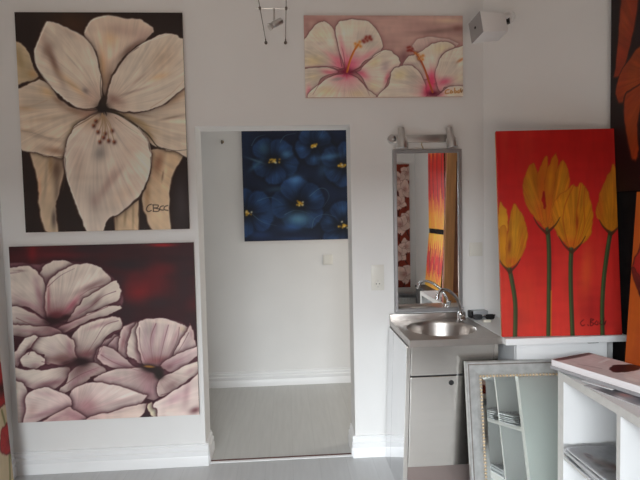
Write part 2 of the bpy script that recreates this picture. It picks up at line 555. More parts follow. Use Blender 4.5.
bm = bmesh.new()
box(bm, (XL - 0.15, YB, -0.06), (DX0, 3.25, ZC))
box(bm, (DX1, YB, -0.06), (2.3, 3.25, ZC))
box(bm, (DX0, YB, DZ), (DX1, 3.25, ZC))
struct('wall_back', bm, M['wall'])
bm = bmesh.new()
prism(bm, [(1.19, YB + 0.02), (1.19, YB), (XR, 2.64), (XR + 0.15, 2.64), (XR + 0.15, YB + 0.02)], 0, ZC)
struct('wall_diagonal', bm, M['wall'])
bm = bmesh.new()
box(bm, (XR, YR - 0.15, 0), (XR + 0.15, 2.64, ZC))
struct('wall_right', bm, M['wall'])
bm = bmesh.new()
box(bm, (XL - 0.15, YR - 0.15, 0), (XL, YB, ZC))
struct('wall_left', bm, M['wall'])
WX0, WX1, WZ0, WZ1 = -1.45, 0.75, 0.35, 2.15
bm = bmesh.new()
box(bm, (XL, YR - 0.15, 0), (WX0, YR, ZC))
box(bm, (WX1, YR - 0.15, 0), (XR, YR, ZC))
box(bm, (WX0, YR - 0.15, 0), (WX1, YR, WZ0))
box(bm, (WX0, YR - 0.15, WZ1), (WX1, YR, ZC))
struct('wall_rear', bm, M['wall'])
bm = bmesh.new()
for a, b in (((WX0, WZ0), (WX0 + 0.05, WZ1)), ((WX1 - 0.05, WZ0), (WX1, WZ1)), ((-0.375, WZ0 + 0.05), (-0.325, WZ1 - 0.05)), ((WX0 + 0.05, WZ0), (WX1 - 0.05, WZ0 + 0.05)), ((WX0 + 0.05, WZ1 - 0.05), (WX1 - 0.05, WZ1))):
    box(bm, (a[0], YR - 0.10, a[1]), (b[0], YR - 0.05, b[1]))
struct('window_1', bm, M['trim'])

bm = bmesh.new()
box(bm, (-2.3, HY, 0), (2.3, HY + 0.1, 2.7))
struct('wall_hall_back', bm, M['wall'])
bm = bmesh.new()
box(bm, (-2.4, 3.25, 0), (-2.3, HY, 2.7))
struct('wall_hall_left', bm, M['wall'])
bm = bmesh.new()
box(bm, (2.3, 3.25, 0), (2.4, HY, 2.7))
struct('wall_hall_right', bm, M['wall'])

BASE = [(0, 0), (0.024, 0), (0.024, 0.052), (0.019, 0.060), (0.021, 0.066), (0.021, 0.086), (0.012, 0.094), (0.014, 0.100), (0.012, 0.114), (0.006, 0.120), (0.008, 0.128), (0, 0.130)]


def base(name, runs):
    bm = bmesh.new()
    for p0, p1, out in runs: extrude_profile(bm, BASE, p0, p1, out)
    struct(name, bm, M['trim'], True)


base('baseboard_back_left', [((XL, YB, 0), (DX0 + 0.018, YB, 0), (0, -1, 0)), ((DX0, YB, 0), (DX0, 3.25, 0), (1, 0, 0))])
base('baseboard_back_right', [((DX1 - 0.018, YB, 0), (0.588, YB, 0), (0, -1, 0)), ((DX1, YB, 0), (DX1, 3.25, 0), (-1, 0, 0))])
base('baseboard_hall', [((-2.3, HY, 0), (2.3, HY, 0), (0, -1, 0))])
base('baseboard_left', [((XL, YR, 0), (XL, YB - 0.022, 0), (1, 0, 0))])
bm = bmesh.new()
box(bm, (DX0 + 0.022, 3.082, 0), (DX1 - 0.022, 3.096, 0.006), 0.001)
struct('trim_1', bm, M['threshold'])
bm = bmesh.new()
box(bm, (DX0 + 0.022, 3.062, 0), (DX1 - 0.022, 3.082, 0.004), 0.001)
struct('trim_2', bm, M['trim'])

# ------------------------------------------------------------------ big picture: white magnolia
A1 = [(45.8, 41.6), (579.8, 38.1), (608.6, 732.2), (83.2, 745)]
a = Art(0.918, 1.2265, 330, A1, (27, 20, 18))
a.blob(230, 80, 70, 45, 10, (52, 32, 20), 0.7)
a.blob(580, 640, 25, 90, 0, (42, 36, 38), 0.8)
PET, RIM, LN = (152, 141, 129), (162, 153, 143), (46, 32, 28)
BRN = ((34, 22, 18), 5, 0.75)
# leaf at the left edge, stems
a.petal([(30, 120), (52, 132), (76, 147), (98, 185), (112, 225), (122, 248), (70, 268), (40, 262)], (136, 122, 98), RIM, 5, 0.4, LN, 2, 0.7, [(62, 190, 14, 40, -20, (100, 84, 60), 0.6), (105, 235, 18, 14, 0, (134, 98, 62), 0.5)], shade=BRN, heart=(326, 344, 62, (112, 88, 76), 0.75))
a.petal([(94, 480), (150, 492), (204, 500), (204, 545), (190, 615), (178, 668), (186, 748), (152, 748), (130, 700), (122, 648), (120, 592), (108, 532)], (140, 124, 104), RIM, 5, 0.35, (52, 34, 26), 2.5, 0.8,
        [(180, 540, 18, 40, 0, (58, 42, 34), 0.8), (182, 620, 10, 60, 0, (70, 58, 50), 0.75), (160, 520, 8, 30, 0, (100, 76, 50), 0.6), (125, 600, 6, 30, 0, (150, 96, 62), 0.45), (172, 700, 8, 30, 0, (48, 40, 38), 0.8), (146, 570, 5, 80, 4, (112, 98, 84), 0.6)], shade=BRN, heart=(326, 344, 62, (112, 88, 76), 0.75))
a.petal([(476, 480), (520, 470), (592, 480), (562, 540), (546, 600), (541, 652), (546, 742), (490, 742), (465, 690), (453, 632), (465, 592), (480, 540)], (146, 127, 104), RIM, 5, 0.35, (52, 34, 26), 2.5, 0.8,
        [(505, 520, 16, 40, 12, (92, 62, 48), 0.75), (470, 620, 10, 60, 0, (110, 80, 55), 0.6), (530, 530, 8, 60, 8, (160, 144, 120), 0.6), (520, 560, 3, 16, 8, (80, 60, 50), 0.7)], shade=BRN, heart=(326, 344, 62, (112, 88, 76), 0.75))
a.petal([(362, 690), (400, 665), (444, 636), (446, 740), (366, 740)], (138, 120, 98), None, 1, 0, (52, 36, 28), 3, 0.8, [(400, 690, 5, 30, 5, (80, 66, 50), 0.6), (425, 690, 4, 50, 0, (96, 80, 62), 0.6), (372, 690, 5, 40, 0, (88, 70, 54), 0.7)], smooth=False, shade=BRN, heart=(326, 344, 62, (112, 88, 76), 0.75))
# upper middle petal
a.petal([(266, 100), (284, 66), (335, 48), (400, 58), (436, 58), (470, 74), (490, 98), (462, 126), (420, 156), (380, 195), (356, 238), (345, 275), (334, 305), (320, 275), (316, 220), (302, 168), (277, 128)], (148, 134, 121), RIM, 5, 0.4, LN, 2, 0.7,
        [(420, 152, 55, 13, -38, (70, 48, 42), 0.85), (350, 120, 22, 26, 0, (150, 124, 92), 0.6), (390, 95, 60, 20, 10, (128, 108, 98), 0.7), (322, 215, 16, 60, 0, (138, 106, 74), 0.75), (345, 250, 14, 40, 10, (96, 74, 60), 0.7), (455, 110, 25, 22, -30, (132, 112, 104), 0.7)], shade=BRN, heart=(326, 344, 62, (112, 88, 76), 0.75))
# lower side petals
a.petal([(40, 300), (66, 280), (100, 262), (130, 252), (160, 275), (200, 320), (250, 346), (312, 344), (292, 374), (245, 408), (220, 450), (206, 502), (160, 500), (110, 486), (60, 466)], (151, 138, 123), RIM, 5, 0.45, LN, 2, 0.75, 
        [(185, 318, 24, 10, 32, (92, 68, 54), 0.8), (235, 350, 45, 12, 18, (100, 74, 58), 0.75), (150, 292, 26, 14, 20, (148, 122, 84), 0.6), (75, 345, 40, 9, 5, (134, 110, 84), 0.6), (75, 415, 40, 7, 8, (122, 104, 86), 0.7), (150, 440, 60, 7, 12, (118, 102, 88), 0.6), (175, 480, 40, 12, 10, (104, 76, 60), 0.7), (232, 412, 10, 30, 30, (120, 104, 68), 0.6), (280, 362, 26, 18, -25, (128, 96, 82), 0.7), (130, 380, 60, 6, -8, (140, 122, 102), 0.6)], (325, 345, 0.026, 60), shade=BRN, heart=(326, 344, 62, (112, 88, 76), 0.75))
a.petal([(345, 350), (420, 356), (470, 350), (520, 330), (562, 298), (615, 255), (615, 482), (550, 480), (510, 470), (480, 455), (450, 415), (400, 376), (362, 356)], (151, 139, 125), RIM, 4, 0.4, LN, 2, 0.75, 
        [(560, 310, 50, 13, -35, (126, 100, 78), 0.7), (430, 380, 70, 9, 28, (112, 92, 62), 0.75), (475, 425, 34, 10, 55, (104, 84, 58), 0.7), (545, 372, 40, 4, -12, (100, 84, 72), 0.7), (460, 365, 40, 4, 8, (104, 88, 76), 0.6)], (335, 345, 0.026, 60), shade=BRN, heart=(326, 344, 62, (112, 88, 76), 0.75))
# upper left and right petals
a.petal([(146, 68), (190, 78), (232, 96), (276, 127), (305, 172), (321, 240), (325, 298), (308, 338), (266, 347), (230, 335), (190, 305), (150, 260), (116, 212), (107, 162), (124, 112)], PET, RIM, 6, 0.6, LN, 2, 0.85,
        [(168, 195, 70, 12, 66, (82, 60, 52), 0.85), (150, 160, 16, 24, 20, (100, 80, 70), 0.7), (230, 270, 60, 10, 42, (140, 112, 76), 0.55), (272, 288, 12, 7, 40, (70, 62, 62), 0.8), (230, 110, 60, 10, 30, (136, 118, 106), 0.5), (285, 300, 20, 20, 0, (134, 114, 104), 0.6), (130, 120, 14, 30, 20, (134, 114, 100), 0.5), (235, 190, 40, 60, -20, (154, 142, 127), 0.5)], (325, 330, 0.026, 60), shade=BRN, heart=(326, 344, 62, (112, 88, 76), 0.75))
a.petal([(336, 330), (344, 275), (364, 226), (400, 176), (450, 136), (500, 112), (540, 104), (572, 114), (600, 140), (604, 250), (562, 300), (520, 330), (470, 350), (420, 355), (370, 350), (345, 342)], (153, 143, 131), RIM, 6, 0.5, LN, 2, 0.85,
        [(520, 185, 40, 60, 35, (136, 117, 98), 0.6), (510, 240, 30, 10, -15, (146, 118, 84), 0.55), (362, 315, 30, 14, 20, (100, 76, 68), 0.8), (420, 290, 50, 4, -18, (110, 92, 82), 0.6), (440, 250, 30, 4, -40, (118, 98, 86), 0.6), (400, 180, 60, 8, -50, (118, 104, 92), 0.5)], (335, 335, 0.026, 60), shade=BRN, heart=(326, 344, 62, (112, 88, 76), 0.75))
# lower middle petal
a.petal([(332, 352), (290, 366), (250, 386), (222, 420), (206, 470), (203, 522), (215, 580), (238, 648), (260, 702), (279, 748), (326, 748), (346, 704), (386, 680), (432, 640), (462, 598), (479, 548), (483, 490), (470, 440), (440, 400), (392, 370)], (156, 145, 134), RIM, 6, 0.6, LN, 2.2, 0.85,
        [(318, 485, 20, 26, 10, (92, 86, 82), 0.8), (340, 590, 60, 12, -62, (124, 102, 94), 0.7), (370, 560, 40, 10, -55, (126, 106, 98), 0.6), (400, 620, 60, 30, -40, (142, 122, 106), 0.5), (300, 640, 14, 24, 0, (110, 90, 84), 0.6), (250, 520, 20, 60, 0, (142, 124, 112), 0.5), (300, 380, 40, 18, -20, (128, 108, 84), 0.6), (420, 470, 30, 60, 20, (144, 126, 112), 0.4)], (328, 345, 0.026, 60), shade=BRN, heart=(326, 344, 62, (112, 88, 76), 0.75))
# dark dry-brushed folds
for pts, w, c, am in [([(330, 345), (378, 362), (425, 392), (470, 425), (500, 462), (530, 474)], 9, (34, 28, 20), 0.8), ([(345, 350), (410, 356), (470, 352)], 4, (40, 28, 24), 0.7), ([(322, 345), (275, 350), (235, 338), (190, 306)], 4, (44, 30, 24), 0.75), ([(330, 335), (340, 285), (358, 235), (396, 182), (440, 148)], 7, (48, 34, 28), 0.75), ([(325, 330), (318, 280), (320, 225)], 4, (40, 30, 26), 0.75), ([(320, 352), (280, 378), (240, 402), (222, 420)], 6, (84, 66, 52), 0.7), ([(206, 500), (160, 498), (110, 484)], 3, (52, 36, 26), 0.7), ([(482, 500), (480, 545), (462, 600), (430, 645), (388, 680), (350, 702)], 5, (40, 30, 24), 0.8), ([(66, 280), (100, 262), (132, 250), (160, 276)], 3, (90, 64, 44), 0.6), ([(205, 505), (206, 560), (200, 610)], 8, (44, 34, 28), 0.6), ([(520, 470), (560, 478), (600, 474)], 3, (36, 28, 24), 0.8), ([(366, 372), (400, 398), (440, 424)], 2, (70, 54, 40), 0.6), ([(395, 372), (440, 392), (500, 440)], 3, (96, 80, 56), 0.5), ([(150, 318), (120, 330), (75, 342)], 3, (126, 104, 84), 0.5), ([(70, 416), (110, 424), (160, 440), (215, 438)], 3, (110, 98, 88), 0.5), ([(480, 340), (540, 300), (590, 250)], 3, (126, 104, 82), 0.5)]:
    a.stroke(pts, w, c, am, True)
for pts in [[(150, 72), (112, 160), (118, 212), (160, 272), (232, 333)], [(208, 470), (206, 522), (218, 580), (262, 700)], [(440, 402), (470, 442), (482, 492), (476, 550), (456, 604)], [(402, 178), (452, 138), (538, 107)], [(270, 102), (290, 66), (335, 52)]]:
    a.stroke(pts, 2.5, (172, 164, 154), 0.55)
# heart and stamens
for k in range(40):
    t = RNG.random() * 6.28
    r = 6 + RNG.random() * 24
    a.stroke([(326, 340), (326 + r * math.cos(t) * 0.8, 342 + r * math.sin(t))], 3.5, (24, 18, 18), 0.8, True)
a.blob(326, 345, 24, 20, 0, (22, 17, 16), 0.95)
a.blob(328, 318, 9, 26, 4, (34, 26, 22), 0.85)
for (x, y) in [(298, 400), (312, 420), (335, 425), (357, 416), (318, 452), (346, 448), (364, 452), (330, 438), (305, 385)]:
    a.stroke([(324, 360), ((324 + x) / 2 + 6, (360 + y) / 2), (x, y)], 3, (112, 92, 70), 0.8)
    a.blob(x, y, 6, 7, 20, (52, 24, 20), 0.95)
    a.blob(x - 3, y - 3, 3, 3, 0, (120, 60, 34), 0.8)
# signature
INK = (30, 22, 22)
a.stroke([(484, 652), (474, 656), (468, 668), (474, 676), (484, 672)], 3, INK)
a.stroke([(490, 654), (491, 675)], 3, INK)
a.stroke([(488, 654), (506, 655), (503, 663), (492, 664), (510, 668), (505, 675), (490, 675)], 3, INK)
a.stroke([(523, 657), (514, 660), (512, 669), (523, 671)], 3, INK)
a.stroke([(537, 656), (527, 660), (526, 669), (538, 672)], 3, INK)
hang('painting', 'large canvas of one big cream magnolia on black, upper left on the back wall', a, (2.75, 2.75, 2.75), (-1.022, YB - 0.021, 1.4095), side=(0.02, 0.016, 0.016))

# ------------------------------------------------------------------ pink peonies on dark red
A2 = [(21.5, 28.3), (490.3, 19.7), (502.7, 456.4), (46, 472.6)]
a = Art(1.035, 1.020, 320, A2, (48, 24, 27))
a.wash((34, 30, 34), 5, 9, 0.8, 3, 0.5)
a.wash((80, 22, 26), 6, 14, 0.6, 7, 0.6)
a.wash((30, 20, 24), 4, 22, 0.4, 17, 0.5)
for b in [(365, 130, 60, 34, -8, (106, 24, 28), 0.6), (345, 148, 30, 22, 0, (116, 26, 28), 0.5), (395, 95, 26, 34, 0, (96, 24, 28), 0.45), (330, 118, 16, 40, 20, (92, 26, 30), 0.4), (80, 45, 12, 20, 0, (122, 24, 28), 0.6), (150, 50, 70, 9, 0, (92, 26, 32), 0.6), (410, 26, 34, 4, 0, (140, 22, 26), 0.8), (465, 110, 20, 70, 0, (42, 30, 34), 0.6), (320, 75, 60, 14, 0, (30, 28, 32), 0.7), (400, 170, 40, 14, 0, (36, 30, 34), 0.6)]:
    a.blob(*b)
PK, RM, LN2, MV, DK = (181, 171, 162), (194, 184, 173), (70, 26, 34), (134, 96, 104), (78, 48, 52)


MAR = ((44, 20, 27), 5.5, 0.85)
HEART = [135, 214, 46, (74, 38, 44), 0.95]


def pp(pts, blobs=(), col=PK, rim=RM, lw=1.5, la=0.75, streak=None):
    a.petal(pts, col, rim, 5, 0.5, LN2, lw, la, blobs, streak, shade=MAR, heart=HEART, grow=1.045)


for mass in ([(0, 84), (100, 72), (145, 64), (235, 78), (294, 122), (296, 186), (150, 248), (0, 245)], [(36, 300), (90, 252), (180, 257), (230, 216), (298, 212), (300, 260), (240, 330), (170, 392), (30, 375)], [(240, 350), (262, 282), (312, 230), (420, 214), (478, 232), (496, 285), (510, 340), (400, 405), (250, 372)], [(30, 372), (190, 388), (345, 400), (362, 408), (320, 480), (30, 480)], [(388, 432), (510, 358), (510, 460), (402, 464)]):
    a.petal(mass, (118, 82, 88), None, 1, 0, None, 1, 0, [], None, soft=3)


# upper left flower
pp([(100, 95), (114, 73), (145, 63), (180, 69), (196, 78), (165, 88), (137, 104), (119, 130), (104, 116)], [(150, 92, 30, 6, -28, DK, 0.7), (120, 112, 8, 14, 0, MV, 0.6)])
pp([(0, 84), (22, 83), (60, 77), (90, 90), (108, 115), (114, 152), (115, 207), (92, 192), (62, 176), (10, 172)], [(98, 150, 8, 36, -14, MV, 0.75), (70, 175, 40, 10, 26, MV, 0.75), (50, 88, 14, 3, 0, DK, 0.5), (92, 110, 10, 14, 30, (150, 128, 130), 0.6), (45, 150, 22, 14, 0, (156, 140, 136), 0.5)])
pp([(116, 132), (136, 100), (165, 85), (200, 72), (236, 78), (263, 95), (275, 121), (240, 141), (206, 161), (187, 196), (165, 214), (130, 208), (118, 200), (115, 160)], [(232, 126, 44, 8, -24, DK, 0.6), (180, 175, 34, 9, -48, (140, 66, 82), 0.75), (145, 200, 26, 16, 0, (100, 52, 58), 0.8), (150, 165, 20, 8, -50, (150, 130, 130), 0.5), (185, 105, 40, 12, -20, (168, 154, 146), 0.5), (121, 160, 4, 40, 0, (110, 40, 54), 0.6)], streak=(140, 215, 0.026, 60))
pp([(276, 121), (292, 117), (300, 138), (297, 163), (268, 176), (226, 194), (172, 214), (188, 188), (208, 163), (240, 141)], [(240, 165, 26, 7, -48, DK, 0.6), (200, 192, 30, 7, -35, MV, 0.7)])
pp([(297, 177), (300, 185), (272, 200), (230, 212), (190, 231), (150, 247), (136, 234), (178, 216), (226, 195), (270, 180)], [(180, 222, 50, 6, -22, MV, 0.6), (160, 238, 20, 6, -20, DK, 0.5)])
pp([(0, 176), (30, 176), (62, 184), (96, 201), (122, 224), (60, 224), (0, 215)], [(85, 212, 30, 6, 18, MV, 0.6), (40, 200, 16, 12, 0, (160, 146, 142), 0.5)])
pp([(0, 220), (40, 222), (90, 226), (132, 231), (152, 247), (120, 252), (60, 254), (0, 238)], [(80, 240, 50, 5, 6, MV, 0.5), (135, 238, 12, 6, 0, MV, 0.6)])
for b in [(132, 213, 24, 14, 0, (34, 18, 20), 1.0), (160, 207, 18, 8, -20, (38, 20, 22), 0.95), (140, 200, 18, 8, 0, (78, 36, 40), 0.7)]: a.blob(*b, hard=1.8)
# middle left flower
HEART = [195, 322, 44, (70, 42, 46), 0.95]
a.blob(45, 265, 18, 24, 0, (46, 24, 28), 0.95)
pp([(178, 264), (195, 236), (230, 216), (270, 208), (298, 211), (303, 234), (272, 250), (252, 276), (236, 322), (210, 312), (190, 305), (180, 285)], [(215, 300, 24, 10, -20, (96, 56, 60), 0.8), (250, 225, 40, 6, -18, MV, 0.6), (205, 262, 8, 24, 20, (160, 146, 142), 0.5)], streak=(190, 320, 0.026, 60))
pp([(238, 302), (254, 276), (272, 258), (299, 250), (303, 264), (272, 285), (257, 320), (241, 326)], [(262, 285, 6, 24, 30, MV, 0.6)], (172, 158, 154))
pp([(80, 266), (110, 253), (150, 249), (180, 262), (187, 290), (192, 312), (160, 326), (120, 322), (104, 318), (110, 300), (84, 290)], [(150, 312, 42, 14, 0, (88, 58, 58), 0.85), (175, 285, 8, 26, -10, MV, 0.7), (130, 285, 14, 20, 0, (156, 140, 140), 0.5)])
pp([(36, 300), (44, 284), (62, 260), (92, 252), (80, 276), (62, 298), (46, 330), (40, 345)], [(70, 282, 5, 20, 40, DK, 0.7), (44, 318, 6, 24, 0, MV, 0.6)])
pp([(50, 312), (75, 291), (100, 300), (113, 320), (86, 334), (60, 330)], [(90, 325, 14, 6, 0, MV, 0.5), (65, 300, 6, 10, 40, (158, 148, 140), 0.6)])
pp([(30, 334), (70, 337), (110, 338), (168, 331), (166, 360), (140, 382), (105, 389), (60, 377), (30, 362)], [(130, 372, 50, 9, -10, (110, 72, 80), 0.8), (55, 368, 24, 8, 20, MV, 0.6)])
pp([(150, 389), (166, 370), (176, 346), (196, 328), (226, 321), (252, 330), (264, 346), (230, 356), (202, 376), (165, 396)], [(225, 345, 34, 7, -25, MV, 0.7), (185, 372, 20, 7, -35, MV, 0.7)])
for b in [(202, 318, 26, 12, 0, (34, 20, 22), 1.0), (172, 324, 22, 9, 0, (50, 28, 30), 0.9)]: a.blob(*b, hard=1.8)
# right flower
HEART = [385, 342, 44, (84, 48, 54), 0.95]
PK2 = (183, 168, 163)
pp([(262, 292), (284, 262), (296, 253), (304, 262), (296, 285), (288, 300)], [(280, 285, 8, 16, 20, MV, 0.5)], (164, 142, 142))
pp([(298, 292), (300, 256), (313, 229), (346, 220), (332, 248), (322, 300), (312, 308)], [(308, 270, 6, 26, 12, (130, 86, 92), 0.8), (326, 232, 12, 8, -30, MV, 0.6)], PK2)
pp([(318, 300), (323, 256), (334, 232), (346, 222), (350, 262), (356, 322), (338, 314)], [(346, 300, 6, 26, -8, MV, 0.6)])
pp([(348, 226), (375, 213), (420, 214), (455, 224), (476, 240), (470, 275), (446, 300), (426, 320), (395, 330), (365, 326), (352, 300), (346, 262)], [(385, 250, 7, 50, 12, (140, 108, 116), 0.7), (412, 262, 6, 46, 16, (150, 118, 124), 0.65), (365, 265, 6, 40, 2, (150, 126, 132), 0.6), (440, 262, 6, 36, 22, (146, 112, 116), 0.6), (395, 318, 40, 10, -6, (112, 66, 68), 0.75), (400, 218, 40, 5, 6, (190, 178, 166), 0.6), (360, 310, 8, 14, 0, MV, 0.6), (462, 238, 10, 8, 20, (176, 158, 128), 0.6)], PK2, streak=(392, 360, 0.026, 60))
pp([(440, 306), (452, 270), (474, 240), (480, 226), (491, 258), (495, 286), (460, 300)], [(470, 275, 8, 22, 30, (150, 124, 128), 0.6), (484, 250, 5, 16, -10, MV, 0.6)], PK2)
pp([(408, 326), (440, 305), (480, 288), (500, 282), (505, 300), (470, 330), (440, 346), (412, 338)], [(440, 322, 34, 7, -24, MV, 0.55), (425, 334, 12, 6, -20, DK, 0.5)], (176, 156, 156))
pp([(248, 288), (262, 280), (300, 300), (332, 326), (354, 344), (300, 338), (264, 326), (246, 312)], [(300, 325, 40, 8, 20, MV, 0.6), (256, 300, 6, 14, 0, MV, 0.5)], (172, 152, 150))
pp([(238, 362), (264, 346), (310, 336), (370, 340), (396, 366), (402, 400), (382, 416), (340, 402), (290, 382), (252, 374)], [(375, 395, 16, 24, -30, MV, 0.6), (280, 362, 40, 7, 5, (156, 122, 126), 0.6), (300, 388, 40, 6, 16, MV, 0.6)], PK2)
pp([(400, 366), (440, 346), (500, 318), (508, 330), (500, 346), (470, 372), (432, 396), (402, 406)], [(430, 382, 24, 10, -35, (118, 92, 92), 0.75), (480, 345, 20, 8, -30, MV, 0.5)])
for b in [(380, 337, 30, 12, 10, (30, 20, 20), 1.0), (400, 352, 14, 14, 0, (28, 22, 20), 1.0), (375, 332, 14, 3, 5, (140, 96, 40), 0.8)]: a.blob(*b, hard=1.8)
# folds
for pts in [[(22, 93), (48, 91)], [(262, 124), (226, 134), (198, 152)], [(290, 140), (258, 152), (226, 178), (196, 196)], [(270, 178), (222, 198), (180, 214)], [(118, 128), (150, 100), (186, 82)], [(60, 182), (96, 200), (122, 220)], [(40, 205), (80, 222), (118, 226)], [(296, 214), (262, 226), (238, 262), (214, 300)], [(300, 238), (270, 256), (246, 300)], [(70, 298), (84, 272), (92, 256)], [(104, 316), (150, 324), (186, 312)], [(60, 380), (105, 390), (146, 382), (164, 362)], [(166, 372), (200, 350), (246, 332)], [(326, 240), (312, 280), (322, 306)], [(350, 232), (352, 280), (366, 322)], [(392, 222), (378, 262), (384, 316)], [(424, 226), (412, 270), (400, 322)], [(452, 232), (446, 266), (424, 312)], [(476, 246), (462, 272), (444, 300)], [(252, 300), (290, 322), (350, 342)], [(250, 374), (300, 386), (352, 406)], [(404, 404), (440, 392), (486, 356)], [(176, 412), (230, 398), (300, 404)], [(68, 470), (112, 458), (166, 432)]]:
    a.stroke([(x + 0.5, y + 1) for x, y in pts], 2.4, (88, 48, 58), 0.6, True)
# lowest petals
HEART = [200, 455, 50, (140, 96, 104), 0.6]
a.petal([(330, 462), (362, 430), (372, 424), (384, 440), (402, 464)], (40, 30, 32), smooth=False)
pp([(172, 412), (190, 386), (240, 371), (290, 381), (345, 398), (366, 406), (340, 432), (270, 446), (220, 458), (180, 442)], [(220, 432, 24, 20, 30, (136, 96, 100), 0.7), (300, 420, 60, 6, -12, (156, 130, 130), 0.6), (205, 400, 10, 14, 0, (160, 140, 134), 0.5)], PK2, streak=(190, 450, 0.026, 60))
pp([(30, 378), (46, 370), (66, 386), (72, 430), (62, 478), (30, 480)], [(58, 430, 8, 40, 0, MV, 0.6)])
pp([(68, 400), (110, 384), (150, 396), (173, 412), (170, 434), (110, 462), (60, 480), (66, 430)], [(110, 450, 50, 8, -20, MV, 0.7), (80, 440, 14, 20, 20, (150, 120, 116), 0.6), (120, 400, 30, 6, 8, (160, 130, 134), 0.5)], PK2)
pp([(100, 480), (112, 466), (172, 436), (182, 440), (218, 466), (200, 480)], [(185, 455, 20, 8, 30, MV, 0.5), (140, 462, 30, 5, -25, MV, 0.5)], (164, 142, 138))
pp([(214, 476), (224, 460), (270, 446), (340, 432), (366, 428), (336, 470)], [(290, 446, 60, 6, -14, (156, 130, 130), 0.5)], (180, 162, 154))
pp([(370, 432), (382, 424), (394, 440), (404, 466), (382, 462)], [(392, 448, 5, 10, -30, (90, 96, 96), 0.6)], (182, 176, 150))
pp([(386, 430), (430, 400), (470, 376), (510, 352), (510, 456), (470, 458), (406, 466), (396, 440)], [(440, 415, 30, 12, -35, (150, 116, 124), 0.7), (470, 400, 10, 40, 10, MV, 0.5), (492, 445, 16, 8, -20, (70, 34, 40), 0.8), (430, 442, 30, 14, -20, (190, 172, 164), 0.6)], PK2)
hang('painting', 'canvas of crowded pale pink peonies on dark red, lower left on the back wall', a, (1.75, 1.72, 1.68), (-1.0606, YB - 0.021, 0.311), side=(0.04, 0.02, 0.025))

# ------------------------------------------------------------------ hibiscus over the door side
A3 = [(52, 50), (555, 50), (553, 310), (53, 311)]
a = Art(0.9335, 0.467, 360, A3, (134, 108, 101))
a.wash((118, 92, 87), 4, 10, 0.7, 4)
for b in [(480, 98, 70, 8, -6, (92, 72, 68), 0.75), (540, 90, 20, 10, 0, (92, 60, 56), 0.7), (510, 66, 50, 8, 0, (150, 132, 112), 0.7), (480, 126, 80, 8, 0, (140, 122, 112), 0.7), (365, 185, 14, 24, 10, (88, 58, 60), 0.8), (80, 62, 50, 9, 0, (122, 88, 84), 0.6), (60, 85, 12, 20, 0, (110, 80, 76), 0.6)]: a.blob(*b)
H, HR, HL = (153, 144, 132), (158, 150, 139), (64, 40, 40)
HEART = (183, 232, 46, (150, 62, 84), 0.7)
PKM = (150, 58, 82)


def hp(pts, blobs=(), col=H, la=0.85, streak=None): a.petal(pts, col, HR, 5, 0.45, HL, 1.8, la, blobs, streak, shade=((92, 58, 60), 4, 0.6), heart=HEART, grow=1.02)


hp([(30, 170), (52, 128), (75, 92), (105, 70), (130, 76), (150, 112), (165, 142), (177, 202), (165, 222), (110, 212), (30, 215)], [(80, 195, 34, 20, 0, (152, 138, 104), 0.7), (165, 200, 24, 24, 0, PKM, 0.75), (150, 190, 40, 8, 38, (160, 90, 100), 0.6), (105, 110, 30, 20, 0, (154, 144, 120), 0.5), (100, 140, 14, 6, 0, (132, 122, 116), 0.5)], streak=(182, 232, 0.018, 70))
hp([(150, 96), (165, 70), (210, 62), (256, 70), (282, 100), (297, 146), (286, 168), (250, 192), (220, 216), (190, 232), (176, 216), (160, 150)], [(195, 212, 30, 34, 0, PKM, 0.8), (172, 160, 8, 44, -10, (166, 84, 98), 0.65), (240, 120, 34, 34, 30, (136, 126, 118), 0.6), (240, 185, 44, 10, -35, (164, 92, 104), 0.65), (215, 85, 40, 10, 0, (156, 146, 130), 0.5)], streak=(185, 232, 0.018, 70))
hp([(212, 232), (225, 225), (256, 190), (300, 160), (330, 165), (350, 190), (351, 210), (326, 232), (310, 262), (290, 310), (256, 310), (245, 272)], [(228, 236, 26, 12, 30, PKM, 0.75), (305, 215, 16, 20, 20, (120, 104, 104), 0.7), (270, 200, 22, 14, -30, (152, 140, 106), 0.6), (312, 250, 8, 20, 20, (140, 50, 70), 0.8), (265, 280, 20, 20, 0, (154, 142, 112), 0.5)], streak=(190, 232, 0.018, 70))
hp([(30, 226), (52, 220), (110, 214), (157, 231), (112, 246), (86, 282), (66, 315), (30, 315)], [(130, 232, 24, 7, 12, (150, 60, 80), 0.7), (64, 295, 8, 20, 0, (156, 70, 90), 0.7), (80, 245, 20, 12, 0, (152, 138, 108), 0.5)])
hp([(70, 316), (95, 270), (130, 246), (180, 234), (216, 250), (246, 282), (264, 316)], [(180, 240, 40, 7, 0, (150, 58, 80), 0.75), (155, 252, 22, 6, -12, (100, 92, 92), 0.6), (120, 290, 30, 16, 0, (154, 140, 106), 0.6), (215, 300, 26, 12, 0, (152, 136, 104), 0.5)])
for k in range(26):
    t = RNG.random() * 6.28
    r = 14 + RNG.random() * 34
    a.stroke([(183, 232), (183 + r * math.cos(t), 232 + r * 0.55 * math.sin(t))], 3, (150, 50, 74), 0.5, True)
a.blob(183, 229, 32, 9, 0, (70, 16, 32), 0.95)
for pts in [[(183, 230), (150, 214), (112, 211), (56, 214)], [(186, 232), (226, 216), (262, 188), (292, 168)], [(180, 234), (140, 240), (100, 266), (76, 302)], [(190, 236), (222, 252), (244, 282), (254, 306)], [(168, 212), (158, 150), (146, 104)], [(178, 208), (174, 170), (168, 150)]]:
    a.stroke(pts, 3, (84, 36, 44), 0.7, True)
a.blob(183, 222, 10, 16, 0, (98, 22, 42), 0.8)
a.stroke([(184, 230), (193, 196), (206, 165), (220, 143)], 6, (132, 68, 28), 0.95)
a.stroke([(187, 226), (196, 194), (208, 166)], 2, (172, 104, 40), 0.8)
